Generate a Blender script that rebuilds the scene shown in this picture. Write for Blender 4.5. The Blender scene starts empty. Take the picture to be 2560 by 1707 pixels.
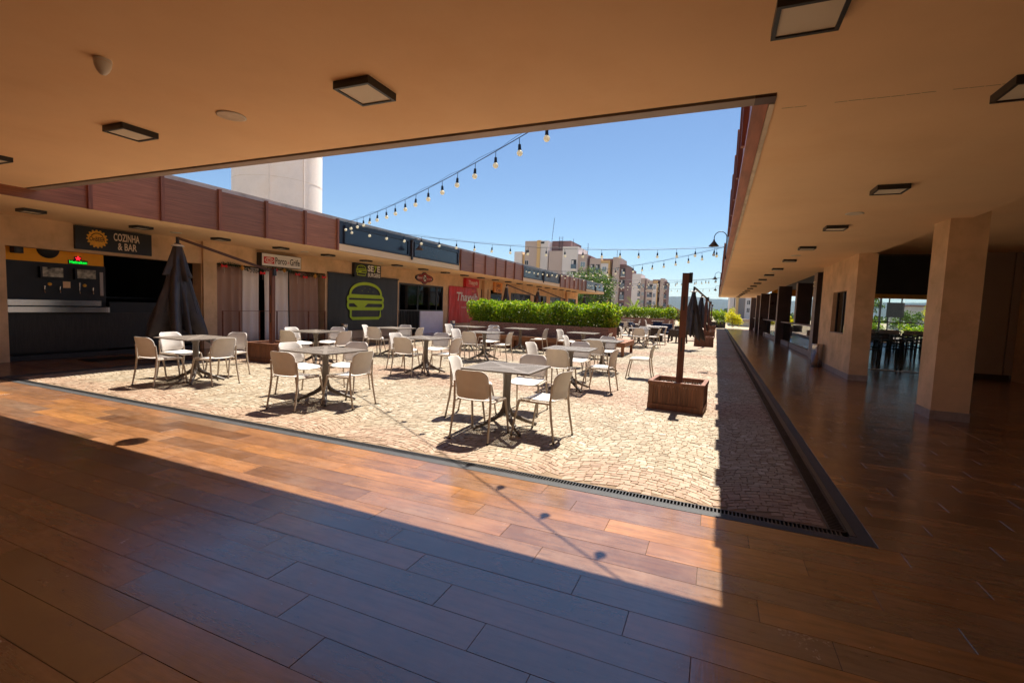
import bpy, math, random
from mathutils import Vector, Matrix, noise as mn
random.seed(7)
R = math.radians
scn = bpy.context.scene
col = scn.collection

# ------------------------------------------------------------------ camera, sky, sun, exposure
cam = bpy.data.cameras.new('camera')
cam.lens = 16.734; cam.sensor_width = 36.0; cam.clip_start = 0.05; cam.clip_end = 20000
camo = bpy.data.objects.new('camera', cam); col.objects.link(camo)
rt = Vector((0.91861131, 0.39331996, 0.03811392)); up = Vector((-0.06494994, 0.05514192, 0.99636383)); fw = Vector((-0.38978811, 0.91774658, -0.07620009))
camo.matrix_world = Matrix(((rt.x, up.x, -fw.x, 0), (rt.y, up.y, -fw.y, 0), (rt.z, up.z, -fw.z, 1.53), (0, 0, 0, 1)))
scn.camera = camo

SUN_EL, SUN_AZ = 64.8, 1.0          # the sun stands almost straight over the far end of the courtyard
w = bpy.data.worlds.new('World'); scn.world = w; w.use_nodes = True
wt = w.node_tree; wt.nodes.clear()
wo = wt.nodes.new('ShaderNodeOutputWorld'); bg = wt.nodes.new('ShaderNodeBackground'); sky = wt.nodes.new('ShaderNodeTexSky')
sky.sky_type = 'NISHITA'; sky.sun_disc = False; sky.sun_elevation = R(SUN_EL); sky.sun_rotation = R(SUN_AZ)
sky.altitude = 700; sky.air_density = 1.1; sky.dust_density = 0.25; sky.ozone_density = 5.0
bg.inputs['Strength'].default_value = 0.05
wt.links.new(sky.outputs[0], bg.inputs[0]); wt.links.new(bg.outputs[0], wo.inputs[0])
sl = bpy.data.lights.new('sun', 'SUN'); sl.energy = 5.0; sl.angle = R(0.5); sl.color = (1.0, 0.93, 0.82)
slo = bpy.data.objects.new('sun', sl); col.objects.link(slo)
el, az = R(SUN_EL), R(SUN_AZ)
sdir = Vector((math.sin(az) * math.cos(el), math.cos(az) * math.cos(el), math.sin(el)))
slo.rotation_euler = sdir.to_track_quat('Z', 'Y').to_euler(); slo.location = (0, 30, 60)
vs = scn.view_settings
vs.view_transform = 'Standard'; vs.look = 'None'; vs.exposure = 1.37; vs.gamma = 1.0; vs.use_curve_mapping = False
cy = scn.cycles
cy.use_denoising = True; cy.max_bounces = 10; cy.diffuse_bounces = 6; cy.glossy_bounces = 5; cy.transmission_bounces = 8; cy.transparent_max_bounces = 12
cy.sample_clamp_indirect = 8.0; cy.caustics_reflective = False; cy.caustics_refractive = False

# ------------------------------------------------------------------ materials
MT = {}
def nt(name):
    m = bpy.data.materials.new(name); m.use_nodes = True
    t = m.node_tree; b = t.nodes['Principled BSDF']; MT[name] = m
    return m, t, b, t.nodes, t.links
def setc(b, col, rough=.6, spec=.5, metal=0.):
    b.inputs['Base Color'].default_value = (*col, 1); b.inputs['Roughness'].default_value = rough
    b.inputs['Specular IOR Level'].default_value = spec; b.inputs['Metallic'].default_value = metal
def coords(N, L, kind='Object', scale=(1, 1, 1), rnd=False):
    tc = N.new('ShaderNodeTexCoord'); mp = N.new('ShaderNodeMapping'); mp.inputs['Scale'].default_value = scale
    src = tc.outputs[kind] if kind != 'Position' else N.new('ShaderNodeNewGeometry').outputs['Position']
    L.new(src, mp.inputs['Vector'])
    if rnd:
        oi = N.new('ShaderNodeObjectInfo'); ge = N.new('ShaderNodeNewGeometry'); ad = N.new('ShaderNodeMath'); ad.operation = 'ADD'
        L.new(oi.outputs['Random'], ad.inputs[0]); L.new(ge.outputs['Random Per Island'], ad.inputs[1])
        fr = N.new('ShaderNodeMath'); fr.operation = 'FRACT'; L.new(ad.outputs[0], fr.inputs[0])
        sc = N.new('ShaderNodeMath'); sc.operation = 'MULTIPLY'; sc.inputs[1].default_value = 57.0; L.new(fr.outputs[0], sc.inputs[0])
        va = N.new('ShaderNodeVectorMath'); L.new(mp.outputs[0], va.inputs[0]); L.new(sc.outputs[0], va.inputs[1])
        return va.outputs[0], fr.outputs[0]
    return mp.outputs[0]
def noise(N, L, vec, scale, detail=4, rough=.55):
    n = N.new('ShaderNodeTexNoise'); n.inputs['Scale'].default_value = scale; n.inputs['Detail'].default_value = detail; n.inputs['Roughness'].default_value = rough
    L.new(vec, n.inputs['Vector']); return n.outputs['Fac']
def ramp(N, L, fac, stops):
    r = N.new('ShaderNodeValToRGB'); e = r.color_ramp.elements
    e[0].position, e[0].color = stops[0][0], (*stops[0][1], 1); e[1].position, e[1].color = stops[-1][0], (*stops[-1][1], 1)
    for p, c in stops[1:-1]:
        q = e.new(p); q.color = (*c, 1)
    L.new(fac, r.inputs[0]); return r.outputs[0]
def mixc(N, L, fac, a, b, mode='MIX'):
    m = N.new('ShaderNodeMix'); m.data_type = 'RGBA'; m.blend_type = mode
    for i, v in ((0, fac), (6, a), (7, b)):
        if hasattr(v, 'links') or hasattr(v, 'is_linked'): L.new(v, m.inputs[i])
        elif isinstance(v, (int, float)): m.inputs[i].default_value = v
        else: m.inputs[i].default_value = (*v, 1)
    return m.outputs[2]
def bump(N, L, b, h, strength, dist=.01):
    bp = N.new('ShaderNodeBump'); bp.inputs['Strength'].default_value = strength; bp.inputs['Distance'].default_value = dist
    L.new(h, bp.inputs['Height']); L.new(bp.outputs[0], b.inputs['Normal'])
def math1(N, L, op, a, b):
    m = N.new('ShaderNodeMath'); m.operation = op
    for i, v in ((0, a), (1, b)):
        if isinstance(v, (int, float)): m.inputs[i].default_value = v
        else: L.new(v, m.inputs[i])
    return m.outputs[0]
def basic(name, c, rough=.6, spec=.5, metal=0., var=.12, scale=3., bstr=0., bscale=60., kind='Object', stretch=(1, 1, 1), rvar=0.):
    m, t, b, N, L = nt(name); setc(b, c, rough, spec, metal)
    v = coords(N, L, kind, stretch)
    if var:
        f = noise(N, L, v, scale, 5)
        lo = tuple(max(0, x * (1 - var)) for x in c); hi = tuple(min(1, x * (1 + var)) for x in c)
        L.new(ramp(N, L, f, [(.3, lo), (.7, hi)]), b.inputs['Base Color'])
        if rvar:
            r = N.new('ShaderNodeMapRange'); r.inputs[3].default_value = max(.02, rough - rvar); r.inputs[4].default_value = min(1, rough + rvar)
            L.new(f, r.inputs[0]); L.new(r.outputs[0], b.inputs['Roughness'])
    if bstr: bump(N, L, b, noise(N, L, v, bscale, 3), bstr, .004)
    return m

basic('ceiling_paint', (.94, .63, .37), .8, .2, var=.04, scale=.9, bstr=.25, bscale=220, kind='Position')
basic('stucco', (.72, .485, .29), .88, .15, var=.16, scale=1.6, bstr=.9, bscale=110, kind='Position')
basic('soffit_paint', (.92, .63, .37), .8, .2, var=.05, scale=.5, bstr=.15, bscale=200, kind='Position')
basic('parapet_paint', (.72, .60, .48), .8, .2, var=.12, scale=1.5, kind='Position')
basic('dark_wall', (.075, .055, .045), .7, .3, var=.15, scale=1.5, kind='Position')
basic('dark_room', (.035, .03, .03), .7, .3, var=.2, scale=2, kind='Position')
basic('panel_grey', (.42, .37, .34), .7, .3, var=.06, scale=1.5, bstr=.15, bscale=90, kind='Position')
basic('plinth', (.36, .28, .24), .55, .5, var=.15, scale=6, kind='Position')
basic('black_metal', (.022, .02, .02), .42, .5, var=.2, scale=10)
basic('diffuser', (.80, .70, .55), .5, .4, var=.03)
basic('white_plastic', (.72, .66, .58), .45, .5, var=.05)
basic('brown_metal', (.095, .05, .035), .38, .5, var=.15, scale=4)
basic('steel', (.62, .60, .60), .24, .5, 1.0, var=.10, scale=3, stretch=(1, 1, .1), rvar=.1)
basic('granite', (.036, .036, .038), .62, .4, var=.45, scale=55, kind='Position', rvar=.1)
basic('trim_metal', (.34, .255, .205), .5, .4, var=.18, scale=1.3, kind='Position')
basic('grate_metal', (.055, .052, .05), .45, .5, .4, var=.25, scale=8)
basic('drain_dark', (.012, .011, .011), .8, .2, var=0)
basic('black_cloth', (.046, .036, .032), .48, .5, var=.4, scale=4, bstr=.35, bscale=14, rvar=.15)
basic('navy_panel', (.024, .026, .038), .30, .4, var=.12, scale=1.2, kind='Position')
basic('navy_glass', (.020, .024, .038), .18, .5, var=.1, scale=1.5, kind='Position')
basic('cable', (.012, .02, .03), .5, .4, var=0)
basic('socket', (.012, .018, .028), .45, .5, var=0)
basic('chair_plastic', (.59, .545, .50), .46, .45, var=.07, scale=6, bstr=.06, bscale=500)
basic('chair_frame', (.46, .385, .315), .46, .45, var=.08, scale=10)
basic('table_resin', (.145, .118, .095), .48, .45, var=.08, scale=7, bstr=.05, bscale=400)
basic('foot_rubber', (.02, .02, .02), .7, .3, var=0)
basic('dark_wicker', (.055, .032, .022), .6, .4, var=.35, scale=18)
basic('navy_fabric', (.025, .035, .075), .7, .3, var=.2, scale=10)
basic('tank_paint', (.88, .79, .74), .55, .4, var=.10, scale=.5, kind='Position')
basic('orange_paint', (.95, .40, .012), .6, .4, var=.06)
basic('black_paint', (.014, .014, .016), .55, .4, var=.2, scale=3)
basic('bar_front', (.030, .024, .020), .55, .4, var=.35, scale=4, stretch=(1, 14, 1))
basic('sign_black', (.014, .012, .012), .4, .5, var=.1)
basic('sign_white', (.80, .77, .74), .5, .4, var=.03)
basic('sign_cream', (.78, .62, .46), .5, .4, var=.03)
basic('sign_red', (.62, .012, .018), .4, .5, var=.06)
basic('sign_maroon', (.30, .012, .014), .45, .5, var=.1)
basic('sign_orange', (.80, .30, .04), .45, .5, var=.08)
basic('sign_gold', (.85, .42, .03), .45, .5, var=.12, scale=8)
basic('sign_brown', (.10, .02, .006), .5, .4, var=0)
basic('lime', (.44, .60, .012), .5, .4, var=.05)
basic('banner_black', (.016, .014, .014), .40, .5, var=.35, scale=3, stretch=(1, 12, 1), bstr=.5, bscale=9)
basic('banner_red', (.58, .020, .018), .36, .5, var=.15, scale=3, bstr=.3, bscale=6)
basic('curtain_brown', (.40, .25, .19), .85, .2, var=.12, scale=3, stretch=(1, 1, .2))
basic('curtain_cream', (.86, .78, .73), .85, .2, var=.06, scale=3, stretch=(1, 1, .2))
basic('garland_green', (.02, .05, .02), .8, .2, var=.5, scale=30)
basic('bow_red', (.72, .02, .02), .5, .4, var=.1)
basic('gold_bit', (.62, .30, .05), .45, .5, var=.1)
basic('rail_rust', (.20, .06, .025), .55, .4, var=.2, scale=12)
basic('paper', (.78, .52, .30), .7, .3, var=.1, scale=30)
basic('screen', (.30, .28, .22), .25, .5, var=.9, scale=9)
basic('lilac_panel', (.80, .78, .92), .4, .5, var=.04)
basic('soil', (.10, .06, .04), .95, .1, var=.4, scale=25)
basic('white_pebble', (.72, .70, .68), .7, .3, var=.15, scale=30)
basic('bark', (.16, .11, .075), .9, .2, var=.35, scale=14, bstr=.6, bscale=30)
basic('planter_black', (.03, .022, .02), .6, .4, var=.2)
basic('b_taupe', (.56, .45, .40), .85, .2, var=.05, scale=.2, kind='Position')
basic('b_light', (.76, .71, .69), .85, .2, var=.05, scale=.2, kind='Position')
basic('b_brown', (.23, .14, .135), .85, .2, var=.06, scale=.2, kind='Position')
basic('b_yellow', (.74, .50, .24), .85, .2, var=.05, scale=.2, kind='Position')
basic('b_grey', (.48, .48, .50), .85, .2, var=.05, scale=.2, kind='Position')
basic('b_window', (.26, .33, .38), .12, .7, var=.15, scale=1., kind='Position')
basic('b_dark', (.03, .03, .035), .4, .5, var=.1)
basic('b_rail', (.10, .14, .18), .15, .7, var=.1)
basic('column_tile', (.060, .036, .030), .30, .5, var=.25, scale=2.2, kind='Position', rvar=.08)
basic('dark_wood', (.020, .014, .011), .45, .5, var=.3, scale=8)
basic('concrete', (.52, .48, .43), .85, .2, var=.15, scale=2., kind='Position')

def emis(name, c, s):
    m, t, b, N, L = nt(name); setc(b, c, .4); b.inputs['Emission Color'].default_value = (*c, 1); b.inputs['Emission Strength'].default_value = s
emis('neon_red', (1, .01, .02), 1.2); emis('neon_green', (.0, .60, .03), .8)

def glass(name, tint=(.9, .95, .95), alpha=.82):
    m, t, b, N, L = nt(name); N.remove(b)
    tr = N.new('ShaderNodeBsdfTransparent'); tr.inputs[0].default_value = (*tint, 1)
    gl = N.new('ShaderNodeBsdfGlossy'); gl.inputs['Roughness'].default_value = .02
    fr = N.new('ShaderNodeFresnel'); fr.inputs[0].default_value = 1.5
    mx = N.new('ShaderNodeMixShader'); L.new(fr.outputs[0], mx.inputs[0]); L.new(tr.outputs[0], mx.inputs[1]); L.new(gl.outputs[0], mx.inputs[2])
    L.new(mx.outputs[0], N['Material Output'].inputs[0])
glass('glass'); glass('glass_dark', (.30, .32, .32))

# wood-look porcelain planks of the walkways
def scuffed(name, lo=.84, sc=2.6):
    m = MT[name]; t = m.node_tree; N, L = t.nodes, t.links; b = N['Principled BSDF']; src = b.inputs['Base Color'].links[0].from_socket
    pos = N.new('ShaderNodeNewGeometry').outputs['Position']
    a = ramp(N, L, noise(N, L, pos, sc, 9, .7), [(.50, (1, 1, 1)), (.66, (lo, lo * .97, lo * .93))])
    d = ramp(N, L, noise(N, L, pos, sc * 9, 5, .7), [(.60, (1, 1, 1)), (.74, (lo, lo, lo))])
    L.new(mixc(N, L, 1., mixc(N, L, 1., src, a, 'MULTIPLY'), d, 'MULTIPLY'), b.inputs['Base Color'])
scuffed('stucco', .88); scuffed('ceiling_paint', .975, .8); scuffed('plinth', .75, 4); scuffed('parapet_paint', .75, 2); scuffed('tank_paint', .90, .5); scuffed('granite', .7, 5)
def per_object(name, amt):
    m = MT[name]; t = m.node_tree; N, L = t.nodes, t.links; b = N['Principled BSDF']; src = b.inputs['Base Color'].links[0].from_socket
    oi = N.new('ShaderNodeObjectInfo'); L.new(mixc(N, L, 1., src, ramp(N, L, oi.outputs['Random'], [(0, (1 - amt, 1 - amt * 1.1, 1 - amt * 1.3)), (1, (1 + amt, 1 + amt, 1 + amt))]), 'MULTIPLY'), b.inputs['Base Color'])
per_object('chair_plastic', .07); per_object('table_resin', .10); per_object('chair_frame', .06)
def tile_mat():
    m, t, b, N, L = nt('tile')
    vec, rnd = coords(N, L, 'Position', (1, 1, 1), True)
    base = ramp(N, L, rnd, [(0, (.105, .046, .021)), (.2, (.18, .088, .044)), (.42, (.24, .106, .041)), (.58, (.165, .094, .054)), (.72, (.205, .092, .042)), (.88, (.31, .135, .040)), (1, (.14, .068, .034))])
    mp = N.new('ShaderNodeMapping'); mp.inputs['Scale'].default_value = (1.6, 13, 1); L.new(vec, mp.inputs['Vector'])
    g1 = noise(N, L, mp.outputs[0], 2.2, 6, .62)
    cl = noise(N, L, vec, 3.0, 4)
    c2 = mixc(N, L, .85, base, ramp(N, L, g1, [(.25, (.56, .54, .54)), (.5, (1, 1, 1)), (.78, (1.30, 1.27, 1.2))]), 'MULTIPLY')
    c3 = mixc(N, L, .8, c2, ramp(N, L, cl, [(.3, (.72, .70, .70)), (.7, (1.22, 1.22, 1.2))]), 'MULTIPLY')
    dust = ramp(N, L, noise(N, L, vec, 1.1, 10, .75), [(.52, (0, 0, 0)), (.75, (.30, .30, .30))])
    c3 = mixc(N, L, dust, c3, (.30, .22, .16))
    L.new(c3, b.inputs['Base Color'])
    # fine woven relief: cross brushing, stronger on some planks
    mq = N.new('ShaderNodeMapping'); mq.inputs['Scale'].default_value = (150, 5, 1); L.new(vec, mq.inputs['Vector'])
    h1 = noise(N, L, mq.outputs[0], 1.0, 2)
    mr = N.new('ShaderNodeMapping'); mr.inputs['Scale'].default_value = (9, 190, 1); L.new(vec, mr.inputs['Vector'])
    h2 = noise(N, L, mr.outputs[0], 1.0, 2)
    hh = math1(N, L, 'ADD', math1(N, L, 'MULTIPLY', h1, rnd), math1(N, L, 'MULTIPLY', h2, .7))
    hb = math1(N, L, 'ADD', hh, math1(N, L, 'MULTIPLY', noise(N, L, vec, 9, 3), .6))
    bump(N, L, b, hb, .15, .003)
    mrn = N.new('ShaderNodeMapRange'); mrn.inputs[1].default_value = .3; mrn.inputs[2].default_value = .7; mrn.inputs[3].default_value = .11; mrn.inputs[4].default_value = .30
    L.new(math1(N, L, 'ADD', math1(N, L, 'MULTIPLY', noise(N, L, vec, 3.2, 8, .7), .75), math1(N, L, 'MULTIPLY', noise(N, L, vec, 46, 4, .7), .25)), mrn.inputs[0]); L.new(mrn.outputs[0], b.inputs['Roughness'])
    b.inputs['IOR'].default_value = 2.35; b.inputs['Specular IOR Level'].default_value = .5
tile_mat()
basic('grout', (.075, .055, .045), .9, .2, var=.3, scale=12, kind='Position')

# Portuguese stone setts, with broad pinkish bands across the square
def sett_mat(name, flat):
    m, t, b, N, L = nt(name)
    vec, rnd = coords(N, L, 'Position', (1, 1, 1), True)
    geo = N.new('ShaderNodeNewGeometry'); pos = geo.outputs['Position']
    if flat:
        vo = N.new('ShaderNodeTexVoronoi'); vo.inputs['Scale'].default_value = 10.5; L.new(pos, vo.inputs['Vector'])
        sp = N.new('ShaderNodeSeparateColor'); L.new(vo.outputs['Color'], sp.inputs[0]); rnd = sp.outputs[0]
        ve = N.new('ShaderNodeTexVoronoi'); ve.feature = 'DISTANCE_TO_EDGE'; ve.inputs['Scale'].default_value = 10.5; L.new(pos, ve.inputs['Vector'])
    pale = ramp(N, L, rnd, [(0, (.22, .172, .112)), (.25, (.285, .228, .155)), (.55, (.325, .27, .195)), (.8, (.275, .215, .14)), (1, (.40, .355, .28))])
    pink = ramp(N, L, rnd, [(0, (.235, .135, .085)), (.5, (.29, .18, .12)), (1, (.33, .23, .16))])
    sx = N.new('ShaderNodeSeparateXYZ'); L.new(pos, sx.inputs[0])
    wob = math1(N, L, 'MULTIPLY', noise(N, L, pos, .7, 3), 2.2)
    yy = math1(N, L, 'ADD', sx.outputs[1], wob)
    ph = math1(N, L, 'SINE', math1(N, L, 'MULTIPLY', math1(N, L, 'SUBTRACT', yy, 8.3), 2 * math.pi / 4.6), 0)
    band = N.new('ShaderNodeMapRange'); band.inputs[1].default_value = .15; band.inputs[2].default_value = .75; L.new(ph, band.inputs[0])
    c = mixc(N, L, math1(N, L, 'MULTIPLY', band.outputs[0], .72), pale, pink)
    gr = noise(N, L, vec, 38, 4)
    c = mixc(N, L, .7, c, ramp(N, L, gr, [(.3, (.74, .72, .70)), (.7, (1.14, 1.14, 1.13))]), 'MULTIPLY')
    st = noise(N, L, pos, .55, 5, .6)
    c = mixc(N, L, .75, c, ramp(N, L, st, [(.32, (.80, .76, .72)), (.62, (1.05, 1.05, 1.05))]), 'MULTIPLY')
    if flat:
        jn = N.new('ShaderNodeMapRange'); jn.inputs[1].default_value = .02; jn.inputs[2].default_value = .09; L.new(ve.outputs['Distance'], jn.inputs[0])
        c = mixc(N, L, jn.outputs[0], (.24, .16, .10), c); bump(N, L, b, jn.outputs[0], .5, .01)
    else: bump(N, L, b, noise(N, L, vec, 70, 4), .45, .004)
    L.new(c, b.inputs['Base Color']); b.inputs['Roughness'].default_value = .62; b.inputs['Specular IOR Level'].default_value = .4
sett_mat('sett', False); sett_mat('sett_flat', True)
basic('joint_sand', (.20, .142, .095), .95, .1, var=.3, scale=9, kind='Position')

def wood(name, c, rough=.5, sc=(2, 22, 22), var=.5):
    m, t, b, N, L = nt(name); setc(b, c, rough, .4)
    vec, rnd = coords(N, L, 'Object', sc, True)
    f = noise(N, L, vec, 1.3, 5, .6)
    k = ramp(N, L, f, [(.25, tuple(x * (1 - var) for x in c)), (.75, tuple(min(1, x * (1 + var)) for x in c))])
    L.new(mixc(N, L, 1., k, ramp(N, L, rnd, [(0, (.8, .8, .8)), (1, (1.2, 1.15, 1.1))]), 'MULTIPLY'), b.inputs['Base Color'])
    bump(N, L, b, f, .25, .003)
wood('panel_wood', (.33, .122, .058), .42, (20, 1.2, 46), .42)
wood('rib_wood', (.26, .088, .042), .42, (20, 20, 2), .35)
wood('beam_wood', (.34, .125, .07), .42, (12, 1.2, 12), .4)
wood('box_wood', (.19, .080, .043), .55, (18, 18, 2), .5)
wood('bench_wood', (.26, .105, .045), .55, (2, 20, 20), .4)
wood('post_wood', (.155, .058, .034), .45, (18, 18, 1.5), .4)

def mosaic():
    m, t, b, N, L = nt('mosaic'); geo = N.new('ShaderNodeNewGeometry')
    br = N.new('ShaderNodeTexBrick'); br.inputs['Scale'].default_value = 1; br.offset = .5
    sp = N.new('ShaderNodeSeparateXYZ'); L.new(geo.outputs['Position'], sp.inputs[0]); cb = N.new('ShaderNodeCombineXYZ')
    L.new(math1(N, L, 'ADD', sp.outputs[0], sp.outputs[1]), cb.inputs[0]); L.new(sp.outputs[2], cb.inputs[1])
    L.new(cb.outputs[0], br.inputs['Vector'])
    br.inputs['Brick Width'].default_value = .12; br.inputs['Row Height'].default_value = .055; br.inputs['Mortar Size'].default_value = .006
    br.inputs['Color1'].default_value = (.33, .17, .115, 1); br.inputs['Color2'].default_value = (.42, .235, .165, 1); br.inputs['Mortar'].default_value = (.16, .085, .06, 1)
    f = noise(N, L, geo.outputs['Position'], 26, 4)
    L.new(mixc(N, L, .9, br.outputs[0], ramp(N, L, f, [(.3, (.66, .62, .6)), (.7, (1.2, 1.2, 1.2))]), 'MULTIPLY'), b.inputs['Base Color'])
    b.inputs['Roughness'].default_value = .8; bump(N, L, b, br.outputs['Fac'], -.5, .006)
mosaic()

def leaf_mat(name, stops, trans=.35):
    m, t, b, N, L = nt(name)
    geo = N.new('ShaderNodeNewGeometry'); rnd = geo.outputs['Random Per Island']
    c = ramp(N, L, rnd, stops)
    f = noise(N, L, geo.outputs['Position'], 1.7, 3)
    c = mixc(N, L, .8, c, ramp(N, L, f, [(.3, (.62, .66, .6)), (.7, (1.3, 1.3, 1.2))]), 'MULTIPLY')
    L.new(c, b.inputs['Base Color']); b.inputs['Roughness'].default_value = .42; b.inputs['Specular IOR Level'].default_value = .5
    tl = N.new('ShaderNodeBsdfTranslucent'); L.new(mixc(N, L, 1., c, (1.25, 1.35, .7), 'MULTIPLY'), tl.inputs[0])
    mx = N.new('ShaderNodeMixShader'); mx.inputs[0].default_value = trans
    L.new(b.outputs[0], mx.inputs[1]); L.new(tl.outputs[0], mx.inputs[2]); L.new(mx.outputs[0], N['Material Output'].inputs[0])
def bulb_mat():
    m, t, b, N, L = nt('bulb_glass'); setc(b, (.95, .91, .76), .25)
    tl = N.new('ShaderNodeBsdfTranslucent'); tl.inputs[0].default_value = (.95, .91, .76, 1); mx = N.new('ShaderNodeMixShader'); mx.inputs[0].default_value = .55
    L.new(b.outputs[0], mx.inputs[1]); L.new(tl.outputs[0], mx.inputs[2]); L.new(mx.outputs[0], N['Material Output'].inputs[0])
bulb_mat()
leaf_mat('hedge_leaf', [(0, (.035, .085, .004)), (.35, (.13, .215, .006)), (.7, (.25, .34, .010)), (.93, (.42, .46, .03)), (1, (.40, .26, .05))], .5)
leaf_mat('tree_leaf', [(0, (.020, .050, .008)), (.5, (.055, .115, .014)), (1, (.13, .20, .025))])
leaf_mat('yellow_leaf', [(0, (.22, .22, .01)), (.5, (.46, .40, .012)), (1, (.66, .55, .03))], .45)
leaf_mat('palm_leaf', [(0, (.08, .14, .012)), (.6, (.20, .27, .02)), (1, (.36, .38, .05))], .4)
leaf_mat('croton_leaf', [(0, (.03, .06, .01)), (.55, (.07, .10, .015)), (.8, (.22, .13, .02)), (1, (.30, .07, .02))])
leaf_mat('far_leaf', [(0, (.03, .06, .012)), (1, (.09, .13, .03))], .2)

# ------------------------------------------------------------------ mesh helpers
class MB:
    def __init__(s): s.v = []; s.f = []; s.sm = []
    def add(s, vs, fs, smooth=False):
        o = len(s.v); s.v += [tuple(p) for p in vs]; s.f += [tuple(i + o for i in f) for f in fs]; s.sm += [smooth] * len(fs); return s
    def box(s, x0, y0, z0, x1, y1, z1):
        x0, x1 = min(x0, x1), max(x0, x1); y0, y1 = min(y0, y1), max(y0, y1); z0, z1 = min(z0, z1), max(z0, z1)
        return s.add([(x0, y0, z0), (x1, y0, z0), (x1, y1, z0), (x0, y1, z0), (x0, y0, z1), (x1, y0, z1), (x1, y1, z1), (x0, y1, z1)],
                     [(0, 3, 2, 1), (4, 5, 6, 7), (0, 1, 5, 4), (1, 2, 6, 5), (2, 3, 7, 6), (3, 0, 4, 7)])
    def bar(s, a, b, w, h, upv=(0, 0, 1)):
        a = Vector(a); b = Vector(b); d = (b - a).normalized(); u = Vector(upv); r = d.cross(u)
        if r.length < 1e-4: r = d.cross(Vector((1, 0, 0)))
        r.normalize(); u = r.cross(d); p = []
        for c in (a, b):
            for i, j in ((-1, -1), (1, -1), (1, 1), (-1, 1)): p.append(c + r * (i * w / 2) + u * (j * h / 2))
        return s.add(p, [(0, 1, 2, 3), (7, 6, 5, 4), (0, 4, 5, 1), (1, 5, 6, 2), (2, 6, 7, 3), (3, 7, 4, 0)])
    def tube(s, pts, r, n=8, cap=True, sx=1.0):
        pts = [Vector(p) for p in pts]; k = len(pts); rr = r if isinstance(r, (list, tuple)) else [r] * k
        vs = []; prev = None
        for i, p in enumerate(pts):
            d = (pts[min(i + 1, k - 1)] - pts[max(i - 1, 0)]).normalized()
            a = prev if prev is not None else (Vector((1, 0, 0)) if abs(d.x) < .9 else Vector((0, 1, 0)))
            a = (a - d * a.dot(d)).normalized(); c = d.cross(a); prev = a
            for j in range(n):
                t = 2 * math.pi * j / n; vs.append(p + a * (rr[i] * sx * math.cos(t)) + c * (rr[i] * math.sin(t)))
        fs = [(i * n + j, i * n + (j + 1) % n, (i + 1) * n + (j + 1) % n, (i + 1) * n + j) for i in range(k - 1) for j in range(n)]
        s.add(vs, fs, True)
        if cap:
            s.add(vs[:n], [tuple(range(n))[::-1]]); s.add(vs[-n:], [tuple(range(n))])
        return s
    def lathe(s, prof, c=(0, 0, 0), n=16, smooth=True):
        vs = [(c[0] + r * math.cos(2 * math.pi * j / n), c[1] + r * math.sin(2 * math.pi * j / n), c[2] + z) for r, z in prof for j in range(n)]
        return s.add(vs, [(i * n + j, i * n + (j + 1) % n, (i + 1) * n + (j + 1) % n, (i + 1) * n + j) for i in range(len(prof) - 1) for j in range(n)], smooth)
    def ball(s, c, r, n=12, m=7, sz=1.0):
        return s.lathe([(max(1e-4, r * math.sin(math.pi * i / m)), -r * sz * math.cos(math.pi * i / m)) for i in range(m + 1)], c, n)
    def poly(s, pts, th, nrm):           # a flat outline with thickness th along nrm
        n = len(pts); nv = Vector(nrm) * th; a = [Vector(p) for p in pts]
        return s.add(a + [p + nv for p in a], [tuple(range(n))[::-1], tuple(range(n, 2 * n))] + [(i, (i + 1) % n, n + (i + 1) % n, n + i) for i in range(n)])
    def mesh(s, name, mat):
        me = bpy.data.meshes.new(name); me.from_pydata(s.v, [], s.f)
        me.polygons.foreach_set('use_smooth', s.sm); me.materials.append(MT[mat]); me.update(); return me
    def build(s, name, mat, parent=None, loc=None): return mobj(name, s.mesh(name, mat), parent, loc)
def mobj(name, me, parent=None, loc=None, rz=0.):
    o = bpy.data.objects.new(name, me); col.objects.link(o)
    if parent is not None: o.parent = parent
    if loc is not None: o.location = loc
    if rz: o.rotation_euler = (0, 0, rz)
    return o
def tag(o, label=None, cat=None, group=None, kind=None):
    if label: o['label'] = label
    if cat: o['category'] = cat
    if group: o['group'] = group
    if kind: o['kind'] = kind
    return o
def thing(name, label, cat, loc=(0, 0, 0), rz=0., group=None):
    o = bpy.data.objects.new(name, None); col.objects.link(o); o.location = loc; o.rotation_euler = (0, 0, rz); o.empty_display_size = .1
    return tag(o, label, cat, group)
KIDS = {}
def kids(o):
    return list(o.children)
def copy_tree(o, loc=None, rz=None, label=None, group=None, parent=None):
    c = o.copy(); col.objects.link(c)
    if parent is not None: c.parent = parent
    if loc is not None: c.location = loc
    if rz is not None: c.rotation_euler = (0, 0, rz)
    if label: c['label'] = label
    if group: c['group'] = group
    for k in kids(o): copy_tree(k, parent=c)
    return c
def bx(name, mat, parent, *b): return MB().box(*b).build(name, mat, parent)

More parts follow.
